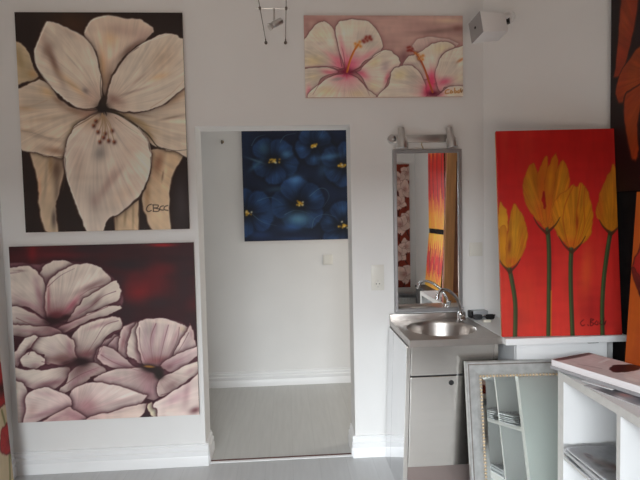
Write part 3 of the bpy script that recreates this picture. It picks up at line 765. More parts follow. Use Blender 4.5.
for (x, y, c) in [(214, 150, 0), (222, 142, 0), (228, 148, 0), (212, 140, 0), (226, 134, 0), (236, 130, 1), (244, 124, 1), (250, 130, 1), (256, 122, 1), (262, 126, 1), (258, 117, 1), (240, 134, 1), (247, 118, 1)]:
    a.blob(x, y, 5, 5, 0, ((142, 88, 34), (96, 34, 28))[c], 0.9)
# right flower
HEART = (455, 298, 40, (150, 50, 74), 0.7)
hp([(392, 152), (408, 126), (440, 119), (500, 122), (540, 140), (500, 160), (420, 168)], [], (138, 120, 114), 0.35)
hp([(360, 212), (380, 178), (412, 172), (436, 200), (440, 250), (420, 250), (395, 215)], [(400, 205, 14, 6, 0, (120, 110, 106), 0.5)], (146, 137, 126))
hp([(405, 180), (422, 162), (450, 140), (490, 131), (527, 151), (492, 172), (474, 202), (470, 258), (452, 266), (432, 222)], [(485, 155, 30, 16, -10, (152, 140, 108), 0.6), (448, 258, 16, 24, 0, PKM, 0.8), (440, 190, 20, 30, 0, (154, 146, 136), 0.5)])
hp([(464, 262), (472, 206), (498, 166), (552, 147), (570, 150), (570, 272), (500, 278), (480, 294)], [(495, 262, 26, 12, -15, PKM, 0.8), (520, 215, 20, 40, 10, (136, 128, 120), 0.5), (547, 192, 14, 4, -30, (130, 76, 40), 0.8), (540, 250, 20, 14, 0, (150, 138, 116), 0.5)])
hp([(284, 316), (316, 265), (326, 226), (360, 209), (396, 212), (420, 240), (432, 282), (426, 316)], [(375, 262, 40, 5, 10, (134, 126, 120), 0.5), (350, 240, 24, 16, -20, (152, 140, 104), 0.7), (375, 290, 40, 8, 0, (138, 128, 122), 0.5)])
a.blob(452, 262, 14, 36, 0, (160, 44, 72), 0.85)
a.blob(438, 290, 12, 20, 10, (160, 44, 72), 0.8)
hp([(466, 316), (484, 296), (512, 276), (570, 278), (570, 316)], [(520, 300, 30, 8, 0, (154, 142, 118), 0.5)])
a.blob(456, 300, 22, 10, 0, (64, 12, 30), 0.95)
a.stroke([(455, 296), (442, 258), (432, 225), (420, 196)], 6, (122, 58, 28), 0.95)
a.stroke([(420, 198), (404, 172), (384, 158)], 4, (110, 46, 28), 0.95)
for (x, y) in [(378, 152), (384, 150), (382, 160), (388, 163), (392, 156), (378, 162)]: a.blob(x, y, 5, 4, 0, (94, 32, 28), 0.9)
for (x, y) in [(410, 175), (418, 182), (426, 178), (412, 188), (424, 190), (402, 170)]: a.blob(x, y, 5, 5, 0, (142, 84, 34), 0.85)
OC = (128, 84, 30)
a.stroke([(508, 288), (498, 290), (496, 300), (508, 299)], 3, OC)
a.stroke([(514, 291), (520, 296), (512, 299), (514, 290)], 3, OC)
a.stroke([(526, 283), (526, 298), (533, 295), (527, 291)], 3, OC)
a.stroke([(538, 290), (536, 298), (542, 296), (543, 288)], 3, OC)
a.stroke([(546, 284), (547, 297), (552, 288)], 3, (90, 60, 30))
hang('painting', 'wide canvas of two white hibiscus flowers with red hearts, above the wall mirror', a, (2.8, 2.8, 2.8), (0.5934, YB - 0.021, 2.156), side=(0.55, 0.42, 0.4))

# ------------------------------------------------------------------ blue flowers in the hallway
A4 = [(40, 28), (442, 28), (446, 438), (57, 452)]
a = Art(0.9256, 0.9605, 300, A4, (15, 21, 40))
a.wash((18, 28, 52), 5, 5, 0.7, 9)
NB, ND = (22, 38, 72), (9, 12, 24)


def bp_(pts, blobs=(), col=NB, rim=(30, 50, 86)): a.petal(pts, [v * 0.92 for v in col], rim, 7, 0.35, ND, 2.5, 0.35, blobs, None, shade=((8, 11, 20), 9, 0.75), soft=4, grow=1.16)


LB = (44, 76, 116)
r4 = np.random.default_rng(5)
for (hx, hy, R4, a0) in [(305, 98, 74, 20), (412, 170, 84, 75), (66, 345, 92, 30), (412, 392, 88, 50), (158, 152, 88, 10), (250, 312, 100, 40)]:
    for k in range(5):
        t = math.radians(a0 + 72 * k + r4.uniform(-8, 8))
        ca, sa = math.cos(t), math.sin(t)
        L, B = R4 * r4.uniform(0.88, 1.08), R4 * r4.uniform(0.46, 0.56)
        pts = [(hx + ca * u * L - sa * v * B, hy + sa * u * L + ca * v * B) for u, v in ((0.05, 0), (0.3, 0.62), (0.66, 0.98), (0.95, 0.6), (1.0, 0), (0.94, -0.62), (0.64, -0.98), (0.28, -0.6))]
        q = r4.uniform(0.75, 1.2)
        a.petal(pts, (21 * q, 37 * q, 68 * q), (30, 50, 86), 8, 0.35, ND, 2.5, 0.25, [(hx + ca * L * 0.7, hy + sa * L * 0.7, L * 0.22, B * 0.4, math.degrees(t), (38, 66, 108), r4.uniform(0.3, 0.8))], (hx, hy, 0.06, 50), shade=((8, 11, 19), 10, 0.6), soft=5, heart=(hx, hy, R4 * 0.46, (8, 9, 16), 0.95))
for b in [(238, 222, 26, 18, 0, (58, 92, 138), 0.85), (250, 366, 42, 24, 0, (66, 100, 128), 0.85), (222, 398, 34, 14, 0, (38, 66, 112), 0.7), (122, 108, 20, 20, 0, (38, 58, 70), 0.6), (205, 128, 18, 13, 0, (56, 90, 124), 0.75), (95, 168, 30, 8, -40, (46, 74, 100), 0.7), (92, 150, 36, 4, 20, (56, 76, 94), 0.7), (360, 138, 40, 9, -8, (50, 80, 112), 0.75), (335, 188, 16, 26, 10, (32, 56, 86), 0.6), (170, 256, 36, 10, -8, (36, 56, 78), 0.6), (150, 338, 20, 28, 0, (32, 52, 86), 0.7), (110, 425, 40, 16, 0, (26, 46, 88), 0.6), (240, 440, 60, 8, 0, (26, 46, 84), 0.6)]: a.blob(*b)
for pts in [[(84, 350), (120, 378), (172, 392)], [(290, 282), (325, 254), (350, 258), (360, 285), (340, 320)], [(298, 400), (308, 364), (345, 348), (385, 358)], [(102, 300), (150, 286), (192, 312)], [(78, 95), (96, 66), (128, 56)], [(182, 84), (200, 60), (238, 52)], [(200, 350), (240, 334), (290, 346)]]:
    a.stroke(pts, 3.5, (62, 84, 104), 0.5, True)
for (x, y, r) in [(158, 152, 26), (305, 98, 14), (410, 170, 16), (250, 312, 24), (70, 345, 16), (412, 390, 20)]:
    a.blob(x, y, r, r * 0.8, 0, (8, 9, 16), 0.85)
    for k in range(14):
        dx, dy = RNG.normal(0, r * 0.4), RNG.normal(0, r * 0.26)
        if x < 90: dx = abs(dx) - 8
        a.blob(x + dx, y + dy, 4, 3.5, RNG.random() * 180, [(150, 112, 34), (120, 86, 22), (164, 158, 140), (170, 130, 40)][k % 4], 0.9)
hang('painting', 'square canvas of dark blue flowers with yellow hearts in the hallway', a, (2.2, 2.35, 2.15), (0.1015, HY - 0.021, 1.256), side=(0.012, 0.02, 0.05))

# ------------------------------------------------------------------ yellow tulips on red, standing on the counter
A5 = [(495.5, 130), (610.5, 129), (621, 336), (503.5, 337.5)]
a = Art(0.603, 1.052, 340, A5, (186, 36, 33))
a.wash((170, 28, 27), 3, 4, 0.5, 2)
a.blob(560, 345, 90, 80, 0, (212, 70, 58), 0.8)
a.wash((208, 72, 54), 14, 3, 0.4, 8, 0.5)
for b in [(585, 275, 6, 26, 4, (204, 92, 44), 0.6), (527, 300, 10, 30, 0, (200, 70, 44), 0.5), (590, 310, 12, 22, 0, (150, 36, 36), 0.6), (560, 300, 8, 40, 0, (206, 54, 48), 0.5), (506, 300, 5, 40, 0, (206, 70, 50), 0.5), (604, 318, 8, 20, 0, (160, 32, 34), 0.5), (518, 322, 10, 14, 0, (166, 60, 50), 0.5)]: a.blob(*b)
ST, STL = (48, 60, 38), (72, 104, 58)
for pts in [[(509, 266), (512.5, 283), (515.5, 302), (516, 320), (515.6, 340)], [(546.5, 226), (548.4, 250), (548.8, 290), (548.6, 340)], [(570.6, 246), (569.8, 270), (570.8, 305), (572.6, 340)], [(609, 230), (606, 250), (602.5, 280), (601.2, 310), (602, 340)]]:
    a.stroke(pts, 4.4, ST, 0.95)
    a.stroke([(x - 0.7, y) for x, y in pts], 1.6, STL, 0.7)
a.stroke([(551, 292), (551, 340)], 1.0, (190, 128, 40), 0.8)
Y1, Y2, YO, YL = (186, 128, 24), (200, 148, 32), (190, 84, 26), (134, 62, 20)


def tp(pts, blobs=(), col=Y1, streak=None): a.petal(pts, col, (180, 96, 26), 1.4, 0.45, YL, 0.4, 0.6, blobs, streak, soft=2)


tp([(499, 204), (503, 205), (506.5, 210), (508, 222), (507, 240), (503, 255), (498, 250)], [(502, 230, 3, 16, 0, (208, 166, 42), 0.6)], Y2)
tp([(498, 236), (504, 225), (508.5, 240), (508, 268), (500, 262)], [(503, 246, 3, 10, 0, Y2, 0.5)])
tp([(514, 203.5), (519, 210.5), (523.5, 218.5), (527, 232), (526.5, 246), (520, 260), (510, 268.5), (506.5, 262), (506, 246), (508, 226), (510.5, 212)], [(515, 230, 3, 22, 6, (206, 160, 38), 0.6), (512, 262, 6, 4, 0, YO, 0.6), (522, 244, 2, 14, 0, YO, 0.4)], Y1, (510, 285, 0.05, 90))
a.blob(509.5, 247, 1.8, 8, 4, (130, 60, 20), 0.85)
tp([(532, 162.5), (527, 168), (523.5, 178), (522.3, 190), (525, 203), (530, 214), (537, 222), (545.5, 229), (546.5, 215), (543, 195), (538.5, 180), (535, 168)], [(530, 190, 3, 20, -10, Y2, 0.6), (540, 214, 4, 12, -20, YO, 0.6)], (180, 112, 24), (546, 240, 0.05, 90))
tp([(545, 156), (539, 166), (536, 180), (539.5, 205), (546, 227), (550.5, 215), (550, 190), (547.5, 170)], [(541, 185, 3, 18, 0, YO, 0.5)], (182, 108, 24))
tp([(554, 152.5), (548, 165), (544, 180), (544.5, 202), (547.5, 228), (553.5, 205), (556.5, 185), (556.5, 165)], [(549, 180, 2.5, 18, 5, (206, 140, 28), 0.6), (549, 210, 4, 12, 0, YO, 0.6)], (186, 108, 24))
tp([(561.5, 160), (555, 170), (553, 183), (551, 202), (547.5, 229), (556, 222), (564, 205), (567.5, 190), (566.5, 172)], [(560, 185, 3, 18, 6, Y2, 0.5), (553, 216, 4, 8, 30, YO, 0.6)], (182, 114, 24), (546, 240, 0.05, 90))
a.petal([(542.5, 191), (545, 200), (544.5, 210), (542, 206), (541, 198)], (150, 30, 22))
tp([(551.5, 205), (556, 198), (565, 191), (572, 185), (575, 188), (579, 183.5), (583, 187), (587, 197), (591, 210), (591.4, 225), (588, 238), (580, 246), (571, 249.5), (565, 245.5), (558, 239), (553, 228), (550.5, 215)], [(570, 245, 10, 6, 0, YO, 0.6), (562, 210, 5, 22, 8, (212, 146, 28), 0.6), (583, 215, 3, 22, 0, (208, 140, 26), 0.6)], (186, 122, 24), (571, 262, 0.05, 90))
for pts in [[(572, 186), (564, 205), (562, 222), (566, 243)], [(579, 184), (577, 200), (575, 214), (575.5, 232), (572, 247)], [(583, 188), (582, 206), (583, 226), (577, 245)]]:
    a.stroke(pts, 0.9, (168, 74, 20), 0.75)
a.blob(575.8, 224, 1.5, 8, 0, (140, 52, 18), 0.85)
tp([(612, 165), (607, 172), (601, 185), (596, 200), (594, 215), (598, 224), (606, 231), (612, 231.5), (620, 226), (620, 190)], [(607, 200, 3, 24, 5, (210, 142, 30), 0.6), (598, 210, 3, 16, 0, YO, 0.5)], (182, 116, 26), (609, 245, 0.05, 90))
SP = (66, 44, 24)
for (x, y, s_) in [(510, 270, 0.8), (546, 231, 1), (571, 250.5, 1), (609, 233, 0.9)]:
    for k in (-1, 1):
        a.stroke([(x, y + 3), (x + k * 4.5 * s_, y - 1), (x + k * 9 * s_, y - 6 * s_), (x + k * 13 * s_, y - 13 * s_)], 3.2, SP, 0.8, True)
for pts in [[(583, 321), (580, 324), (582, 327), (584, 326)], [(587, 326), (588, 327)], [(590, 320), (590, 327), (593, 325), (590, 323), (593, 321), (590, 320)], [(596, 322), (594, 325), (597, 326), (597, 323)], [(600, 322), (599, 325), (601, 326)], [(603, 319), (603, 326), (605, 322), (604, 326)]]:
    a.stroke(pts, 0.8, (60, 20, 20), 0.85)
t = thing('painting', 'canvas of four yellow tulips on red, standing on the white counter', 'painting', (1.3795, 2.509, 0.8378), (math.radians(-4.9), 0, math.radians(-4.2)))
art_mesh('canvas', a, (1.05, 0.9, 0.9), 0.012, M['paintgloss'], t, None)
stretcher(t, 0.600, 1.050, 0.012, 0.068, 0.016)
bm = bmesh.new(); box(bm, (-0.23, 0.0122, 0.07), (0.23, 0.0128, 0.98)); obj('canvas_back', bm, M['canvasback'], t)

# ------------------------------------------------------------------ black display panel on the right with its pictures
bm = bmesh.new()
box(bm, (1.712, -0.05, 0.0), (1.758, 2.61, 2.80), 0.003)
tag(obj('display_panel', bm, M['blackboard']), 'tall black display panel along the right wall, behind the orange pictures', 'display panel')

a = Art(0.80, 1.10, 230, [(0, 0), (80, 0), (80, 110), (0, 110)], (30, 12, 14))
a.wash((44, 16, 14), 4, 6, 0.7, 31)
OR, OR2 = (168, 62, 22), (146, 46, 22)
for pts, c in [([(8, 0), (6, 20), (4, 42), (2, 52), (10, 50), (18, 34), (22, 12), (20, -6)], OR2), ([(4, 58), (8, 50), (22, 42), (40, 46), (30, 60), (16, 66), (6, 66)], OR), ([(12, 62), (10, 72), (14, 88), (18, 96), (22, 92), (22, 74), (26, 60)], OR), ([(34, 10), (28, 30), (26, 50), (40, 56), (54, 40), (50, 14)], OR2), ([(26, 70), (30, 92), (34, 110), (44, 110), (42, 84), (38, 62)], OR), ([(44, 60), (56, 50), (76, 56), (84, 70), (64, 78), (50, 74)], OR), ([(50, 78), (54, 100), (64, 112), (70, 96), (66, 80)], OR2), ([(60, 0), (56, 22), (64, 44), (84, 40), (84, -4)], OR)]:
    x = np.mean([p[0] for p in pts]); y = np.mean([p[1] for p in pts])
    a.petal(pts, c, (190, 84, 30), 2.5, 0.5, (40, 12, 12), 0.8, 0.8, [(x, y, 6, 14, 10, (196, 96, 36), 0.5)], (34, 58, 0.05, 50))
hang('painting', 'dark canvas with drooping orange petals, hung high on the black panel', a, (0.8, 0.8, 0.8), (1.69, 2.212, 1.562), (0, 0, math.radians(-90)), side=(0.012, 0.008, 0.008))

a = Art(0.42, 0.81, 230, [(0, 0), (42, 0), (42, 81), (0, 81)], (186, 84, 20))
a.wash((164, 62, 18), 5, 5, 0.7, 12)
a.wash((200, 104, 26), 9, 4, 0.5, 13)
for pts, c in [([(0.5, 35), (2.5, 26), (9, 20), (26, 24), (32, 36), (20, 46), (6, 47)], (150, 20, 20)), ([(0, 34), (4, 37), (11, 48), (18, 58), (12, 56), (4, 45)], (58, 12, 16)), ([(30, 6), (44, 4), (58, 18), (54, 36), (40, 34), (30, 22)], (170, 26, 22)), ([(34, 50), (50, 44), (62, 56), (58, 74), (40, 72)], (160, 22, 20)), ([(18, 74), (26, 68), (36, 76), (30, 84), (20, 84)], (48, 14, 16))]:
    a.petal(pts, c, (196, 60, 26), 2, 0.4, (40, 12, 12), 0.6, 0.7, [(pts[0][0] + 6, pts[0][1] - 4, 5, 8, 20, (190, 44, 30), 0.5)])
hang('painting', 'orange canvas with dark red flower shapes, leaning on top of the white shelf unit', a, (0.9, 0.9, 0.9), (1.5745, 2.046, 0.7432), (math.radians(-4.2), 0, math.radians(-79)), side=(0.30, 0.10, 0.02))

for idx, (z, lean, xx, lab, hh) in enumerate([(1.275, 0.0, 1.690, 'red canvas with yellow flames, upper one seen in the wall mirror', 0.90), (0.602, -5.0, 1.636, 'flame-patterned red and yellow canvas, lower one seen in the wall mirror', 0.62)]):
    a = Art(0.62, hh, 200, [(0, 0), (62, 0), (62, 90), (0, 90)], (186, 34, 26))
    a.wash((150, 24, 24), 8, 3, 0.6, 40 + idx)
    if idx == 0:
        for x in np.linspace(-2, 62, 13):
            h0 = RNG.uniform(40, 62)
            a.petal([(x - 4, 96), (x - 3, 76), (x, h0), (x + 3, 78), (x + 4, 96)], (226, 150, 24), (214, 84, 22), 1.6, 0.6, None)
        for x in (8, 25, 41, 55): a.stroke([(x, 4), (x + 1.5, 28), (x - 1, 56)], 2.2, (56, 14, 16), 0.6)
        for x in (15, 33, 48): a.blob(x, 2, 3, 8, 0, (228, 160, 30), 0.8)
    else:
        for x in np.linspace(0, 62, 9):
            a.petal([(x - 5, -4), (x - 4, 14), (x - 1, RNG.uniform(30, 52)), (x + 3, 14), (x + 5, -4)], (228, 160, 30), (220, 96, 24), 1.6, 0.6, None)
        for x in np.linspace(2, 60, 11):
            a.petal([(x - 3.4, 94), (x - 2.6, 78), (x, RNG.uniform(46, 66)), (x + 2.4, 80), (x + 3.2, 94)], (232, 170, 34), (216, 90, 22), 1.4, 0.6, None)
        for x in (10, 29, 47): a.stroke([(x, 26), (x + 2, 48), (x, 66)], 2.4, (96, 24, 36), 0.6)
    hang('painting', lab, a, (1.5, 1.4, 1.3), (xx, 0.32, z), (math.radians(lean), 0, math.radians(-90)), side=(0.015, 0.01, 0.01))

# black cabinet below the flame picture
bc = thing('side_cabinet', 'low black side cabinet below the flame picture, seen in the wall mirror', 'cabinet', (1.612, 0.34, 0))
bm = bmesh.new(); box(bm, (-0.080, -0.30, 0.05), (0.080, 0.30, 0.575), 0.002); obj('body', bm, M['blackwood'], bc)
bm = bmesh.new(); box(bm, (-0.096, -0.335, 0.5755), (0.096, 0.335, 0.6), 0.003); obj('top', bm, M['blackwood'], bc)
for s_ in (-1, 1):
    bm = bmesh.new(); box(bm, (-0.093, min(s_ * 0.004, s_ * 0.295), 0.07), (-0.0805, max(s_ * 0.004, s_ * 0.295), 0.56), 0.002); d = obj('door', bm, M['blackwood'], bc)
    bm = bmesh.new(); cyl(bm, (-0.094, s_ * 0.04, 0.34), (-0.111, s_ * 0.04, 0.34), 0.008, 0.011); obj('knob', bm, M['brass'], d)
    for x in (-0.06, 0.06):
        bm = bmesh.new(); cyl(bm, (x, s_ * 0.26, 0), (x, s_ * 0.26, 0.0495), 0.014, 0.02); obj('foot', bm, M['blackwood'], bc)

# rust coloured magnolia panel and radiator on the rear wall
a = Art(0.20, 1.68, 220, [(0, 0), (20, 0), (20, 168), (0, 168)], (122, 44, 26))
a.wash((94, 30, 20), 3, 8, 0.7, 51)
for (x, y, r) in [(3, 12, 9), (15, 20, 9), (6, 34, 11), (14, 52, 9), (2, 74, 10), (13, 82, 12), (5, 112, 10), (15, 122, 10), (8, 150, 12)]:
    for k in range(5):
        t = 1.256 * k + x
        cx, cy = x + math.cos(t) * r * 0.5, y + math.sin(t) * r * 0.5
        ex, ey = math.cos(t) * r * 0.62, math.sin(t) * r * 0.62
        a.petal([(cx - ex, cy - ey), (cx - ey * 0.8, cy + ex * 0.8), (cx + ex, cy + ey), (cx + ey * 0.8, cy - ex * 0.8)], (204, 176, 164), (222, 200, 190), 1.2, 0.5, (90, 40, 36), 0.4, 0.8, [(x, y, r * 0.3, r * 0.3, 0, (140, 84, 78), 0.7)], grow=1.15)
    a.stroke([(x, y + r), (x + 2, y + r + 8), (x - 1, y + r + 14)], 1.4, (46, 22, 16), 0.9)
hang('painting', 'tall narrow rust-brown canvas of white magnolias on the rear wall, seen in the mirror', a, (1.25, 1.25, 1.25), (1.575, YR + 0.021, 0.44), (0, 0, math.radians(180)), bars=True)
rad = thing('radiator', 'white ribbed radiator on the rear wall below the narrow magnolia canvas', 'radiator', (1.40, YR + 0.06, 0.0))
for s_ in (-0.25, 0.25):
    bm = bmesh.new(); box(bm, (s_ - 0.02, -0.025, 0.0), (s_ + 0.02, 0.025, 0.0795), 0.002); obj('foot', bm, M['radiator'], rad)
bm = bmesh.new()
box(bm, (-0.33, -0.04, 0.08), (0.33, 0.025, 0.32), 0.004)
for k in range(17): box(bm, (-0.32 + k * 0.038, 0.0245, 0.10), (-0.296 + k * 0.038, 0.040, 0.31), 0.003)
obj('panel', bm, M['radiator'], rad)
bm = bmesh.new(); box(bm, (-0.332, -0.042, 0.3205), (0.332, 0.14, 0.333), 0.002); obj('grille', bm, M['radiator'], rad)

# cream picture with red poppies at the left edge
a = Art(0.90, 1.42, 160, [(0, 0), (90, 0), (90, 142), (0, 142)], (214, 196, 160))
a.wash((196, 172, 134), 5, 7, 0.6, 61)
for (x, y, r) in [(86, 82, 13), (56, 40, 18), (90, 112, 9), (30, 64, 16), (62, 84, 12), (16, 30, 14), (70, 14, 12)]:
    a.petal([(x - r, y), (x - r * 0.7, y - r * 0.8), (x, y - r), (x + r * 0.8, y - r * 0.7), (x + r, y), (x + r * 0.7, y + r * 0.8), (x, y + r * 0.9), (x - r * 0.7, y + r * 0.7)], (172, 26, 30), (196, 50, 44), 3, 0.5, (90, 14, 20), 0.8, 0.8, [(x + 2, y + 2, r * 0.3, r * 0.3, 0, (40, 14, 18), 0.9)], (x, y, 0.05, 40))
    a.stroke([(x, y + r), (x + 3, y + r + 20), (x - 2, 150)], 1.6, (98, 104, 54), 0.7)
hang('painting', 'cream canvas with red poppies, leaning at the left edge of the picture', a, (0.9, 0.9, 0.9), (-1.515, 2.40, 0.0015), (math.radians(-3.0), 0, math.radians(90)), side=(0.62, 0.54, 0.42))
# ------------------------------------------------------------------ low-voltage spotlight on two cables
for x, dx, lab in ((-0.094, -0.075, 'thin dark steel cable under the ceiling, left one of the spotlight pair'), (0.019, 0.030, 'thin dark steel cable under the ceiling, right one of the spotlight pair')):
    c = thing('steel_cable', lab, 'cable', (x, YB, 2.474), group='ceiling light cables')
    bm = bmesh.new(); tube(bm, [(0, -0.064, 0), (dx, YR - YB + 0.004, 0)], 0.0018, 8); obj('cable', bm, M['cable'], c)
    bm = bmesh.new()
    cyl(bm, (0, 0, 0), (0, -0.006, 0), 0.009); cyl(bm, (0, -0.006, 0), (0, -0.03, 0), 0.0045); cyl(bm, (0, -0.03, 0), (0, -0.064, 0), 0.0035)
    obj('turnbuckle', bm, M['cable'], c, True)
sp = thing('cable_spotlight', 'small chrome spotlight clipped between the two ceiling cables', 'spotlight', (-0.037, 2.57, 2.4765))
bm = bmesh.new(); tube(bm, [(-0.085, -0.005, 0.003), (0.079, 0.004, 0.003)], 0.002, 8); obj('crossbar', bm, M['satin'], sp)
for x in (-0.067, 0.060):
    bm = bmesh.new(); cyl(bm, (x, -0.008, 0.004), (x, 0.008, 0.004), 0.0065); obj('cable_clamp', bm, M['cable'], sp, True)
bm = bmesh.new(); cyl(bm, (0, 0, 0.004), (0, 0, -0.052), 0.0055); obj('stem', bm, M['satin'], sp, True)
bm = bmesh.new()
ax = Vector((-0.78, -0.30, -0.52)).normalized()
c0 = Vector((0.012, 0.0, -0.066))
tube(bm, [c0 - ax * 0.032, c0 - ax * 0.028, c0 + ax * 0.022, c0 + ax * 0.026], [0.010, 0.0155, 0.0155, 0.013], 20)
hd = obj('lamp_head', bm, M['satin'], sp, True)
bm = bmesh.new(); tube(bm, [c0 + ax * 0.024, c0 + ax * 0.045], [0.011, 0.018], 20, False); obj('reflector', bm, M['satin'], hd, True)

# ------------------------------------------------------------------ boxy floodlight on the diagonal wall
fl = thing('floodlight', 'small white box floodlight with a grey square front, high on the right wall', 'floodlight', (0.998, 2.662, 2.422), (0, 0, 0))
fl.rotation_mode = 'QUATERNION'
fl.rotation_quaternion = (Matrix.Rotation(-1.4, 3, 'Z') @ Matrix.Rotation(0.037, 3, 'X') @ Matrix.Rotation(-0.21, 3, 'Y')).to_quaternion()
bm = bmesh.new()
vs = box(bm, (-0.0575, 0.002, -0.0575), (0.0575, 0.15, 0.0575), 0.004)
for v in vs:
    if v.co.y > 0.1:
        k = 1 - (v.co.y - 0.1) * 3.4
        v.co.x *= k; v.co.z = v.co.z * k + 0.006
obj('housing', bm, M['whiteplastic'], fl, True)
bm = bmesh.new(); box(bm, (-0.056, -0.003, -0.056), (0.056, 0.0015, 0.056), 0.001); fp = obj('front_panel', bm, M['greymetal'], fl)
bm = bmesh.new(); cyl(bm, (0, -0.0032, 0), (0, -0.006, 0), 0.0065); obj('screw', bm, M['black'], fp)
inv = (Matrix.Translation((0.998, 2.662, 2.422)) @ fl.rotation_quaternion.to_matrix().to_4x4()).inverted()
n_d = Vector((-0.42, -0.57, 0)).normalized()
mount = Vector((1.310, 3.06 - (1.310 - 1.19) * 0.7368, 2.590))
bm = bmesh.new()
a0, b0 = inv @ Vector((1.115, 2.70, 2.483)), inv @ (mount + n_d * 0.03)
tube(bm, [a0, a0.lerp(b0, 0.25), b0], [0.011, 0.014, 0.018], 12)
obj('arm', bm, M['whiteplastic'], fl, True)
bm = bmesh.new(); cyl(bm, inv @ (mount + n_d * 0.031), inv @ (mount + n_d * 0.001), 0.03, 0.036, 20); obj('wall_plate', bm, M['whiteplastic'], fl, True)
bm = bmesh.new()
cyl(bm, inv @ (mount + n_d * 0.05 + Vector((0, 0, -0.05))), inv @ (mount + n_d * 0.05 + Vector((0, 0, -0.018))), 0.017, 0.014, 14)
obj('joint_knob', bm, M['black'], fl, True)
bm = bmesh.new(); box(bm, (-0.018, 0.05, 0.0565), (0.0, 0.085, 0.066), 0.002); obj('lug', bm, M['soap'], fl)

# ------------------------------------------------------------------ lamp bar over the mirror
vl = thing('mirror_lamp', 'satin metal wall lamp with two round spots above the tall mirror', 'wall lamp', (0.80, YB, 1.911))
bm = bmesh.new(); box(bm, (-0.165, -0.030, -0.022), (0.172, -0.001, 0.022), 0.004); obj('bar', bm, M['satin'], vl, True)
bm = bmesh.new(); cyl(bm, (-0.162, -0.0305, 0), (-0.162, -0.036, 0), 0.006); obj('screw', bm, M['chrome'], vl)
bm = bmesh.new(); tube(bm, [(-0.168, -0.001, 0), (-0.168, -0.026, 0), (-0.168, -0.030, 0)], [0.026, 0.026, 0.021], 24); obj('end_cap', bm, M['satin'], vl, True)
for x, tilt in ((-0.121, 0.004), (0.168, 0.012)):
    bm = bmesh.new()
    top, bot = Vector((x - tilt * 0.7, -0.062, 0.060)), Vector((x + tilt * 0.7, -0.074, -0.062))
    d = bot - top
    tube(bm, [top, top + d * 0.03, top + d * 0.48, top + d * 0.58, top + d * 0.85, top + d * 0.98, bot], [0.014, 0.019, 0.021, 0.030, 0.033, 0.032, 0.027], 24)
    h = obj('spot_head', bm, M['satin'], vl, True)
    bm = bmesh.new(); tube(bm, [(x, -0.0305, 0), (x, -0.05, 0)], 0.008, 10); obj('joint', bm, M['satin'], h)
bm = bmesh.new(); tube(bm, spline([(0.012, -0.01, -0.022), (0.011, -0.008, -0.035), (0.018, -0.006, -0.05), (0.020, -0.008, -0.058)], 4, False), 0.0028, 8); obj('cord', bm, M['brass'], vl, True)


# ------------------------------------------------------------------ framed mirrors
def ring_frame(bm, w, h, prof):
    """prof: list of (inset, y) from the outside to the inside, swept round a w x h rectangle with its corner at the origin"""
    loops = []
    for u, y in prof:
        loops.append([bm.verts.new(p) for p in ((u, y, u), (w - u, y, u), (w - u, y, h - u), (u, y, h - u))])
    for a_, b_ in zip(loops, loops[1:] + loops[:1]):
        for k in range(4): bm.faces.new((a_[k], a_[(k + 1) % 4], b_[(k + 1) % 4], b_[k]))


wm = thing('wall_mirror', 'tall narrow mirror in a plain metal frame above the sink', 'mirror', (0.634, YB - 0.002, 0.8785), (0, math.radians(0.0), 0))
mw, mh = 0.4135, 0.970
bm = bmesh.new(); ring_frame(bm, mw, mh, [(0, 0), (0, -0.022), (0.003, -0.025), (0.018, -0.025), (0.022, -0.021), (0.022, 0)]); obj('frame', bm, M['alu'], wm)
bm = bmesh.new(); box(bm, (0.0215, -0.014, 0.0215), (mw - 0.0215, -0.008, mh - 0.0215)); obj('glass', bm, M['mirror'], wm)

smw, smh = 0.60, 0.729
sm = thing('leaning_mirror', 'large silver-framed mirror with gold bead trim, leaning in front of the sink unit', 'mirror', (0.870, 2.388, 0.006), (math.radians(-8.8), 0, math.radians(-2.4)))
bm = bmesh.new()
ring_frame(bm, smw, smh, [(0, 0.030), (0, 0.004), (0.004, -0.001), (0.010, -0.001), (0.0125, 0.003), (0.015, 0.003), (0.018, -0.001), (0.050, 0.003), (0.066, 0.008), (0.068, 0.010), (0.080, 0.010), (0.080, 0.030)])
obj('frame', bm, M['silverleaf'], sm)
bm = bmesh.new(); ring_frame(bm, smw - 0.024, smh - 0.024, [(0.0, 0.0045), (0.0, 0.0012), (0.0048, 0.0012), (0.0048, 0.0045)])
bmesh.ops.translate(bm, vec=(0.012, 0, 0.012), verts=bm.verts); obj('groove_line', bm, M['silverdark'], sm)
bm = bmesh.new()
u = 0.0735
for (p, q) in (((u, u), (smw - u, u)), ((smw - u, u), (smw - u, smh - u)), ((smw - u, smh - u), (u, smh - u)), ((u, smh - u), (u, u))):
    L = math.hypot(q[0] - p[0], q[1] - p[1]); n = int(L / 0.0165)
    for k in range(n):
        f = k / n
        bmesh.ops.create_icosphere(bm, subdivisions=1, radius=0.0078, matrix=Matrix.Translation((p[0] + (q[0] - p[0]) * f, 0.009, p[1] + (q[1] - p[1]) * f)))
bmesh.ops.translate(bm, vec=(0, -0.003, 0), verts=bm.verts)
obj('beading', bm, M['beads'], sm, True)
gx0, gz0, gx1, gz1, bv = 0.0795, 0.0795, smw - 0.0795, smh - 0.0795, 0.020
bm = bmesh.new()
o_ = [bm.verts.new(p) for p in ((gx0, 0.0150, gz0), (gx1, 0.0150, gz0), (gx1, 0.0150, gz1), (gx0, 0.0150, gz1))]
i_ = [bm.verts.new(p) for p in ((gx0 + bv, 0.0140, gz0 + bv), (gx1 - bv, 0.0140, gz0 + bv), (gx1 - bv, 0.0140, gz1 - bv), (gx0 + bv, 0.0140, gz1 - bv))]
k_ = [bm.verts.new((v.co.x, 0.019, v.co.z)) for v in o_]
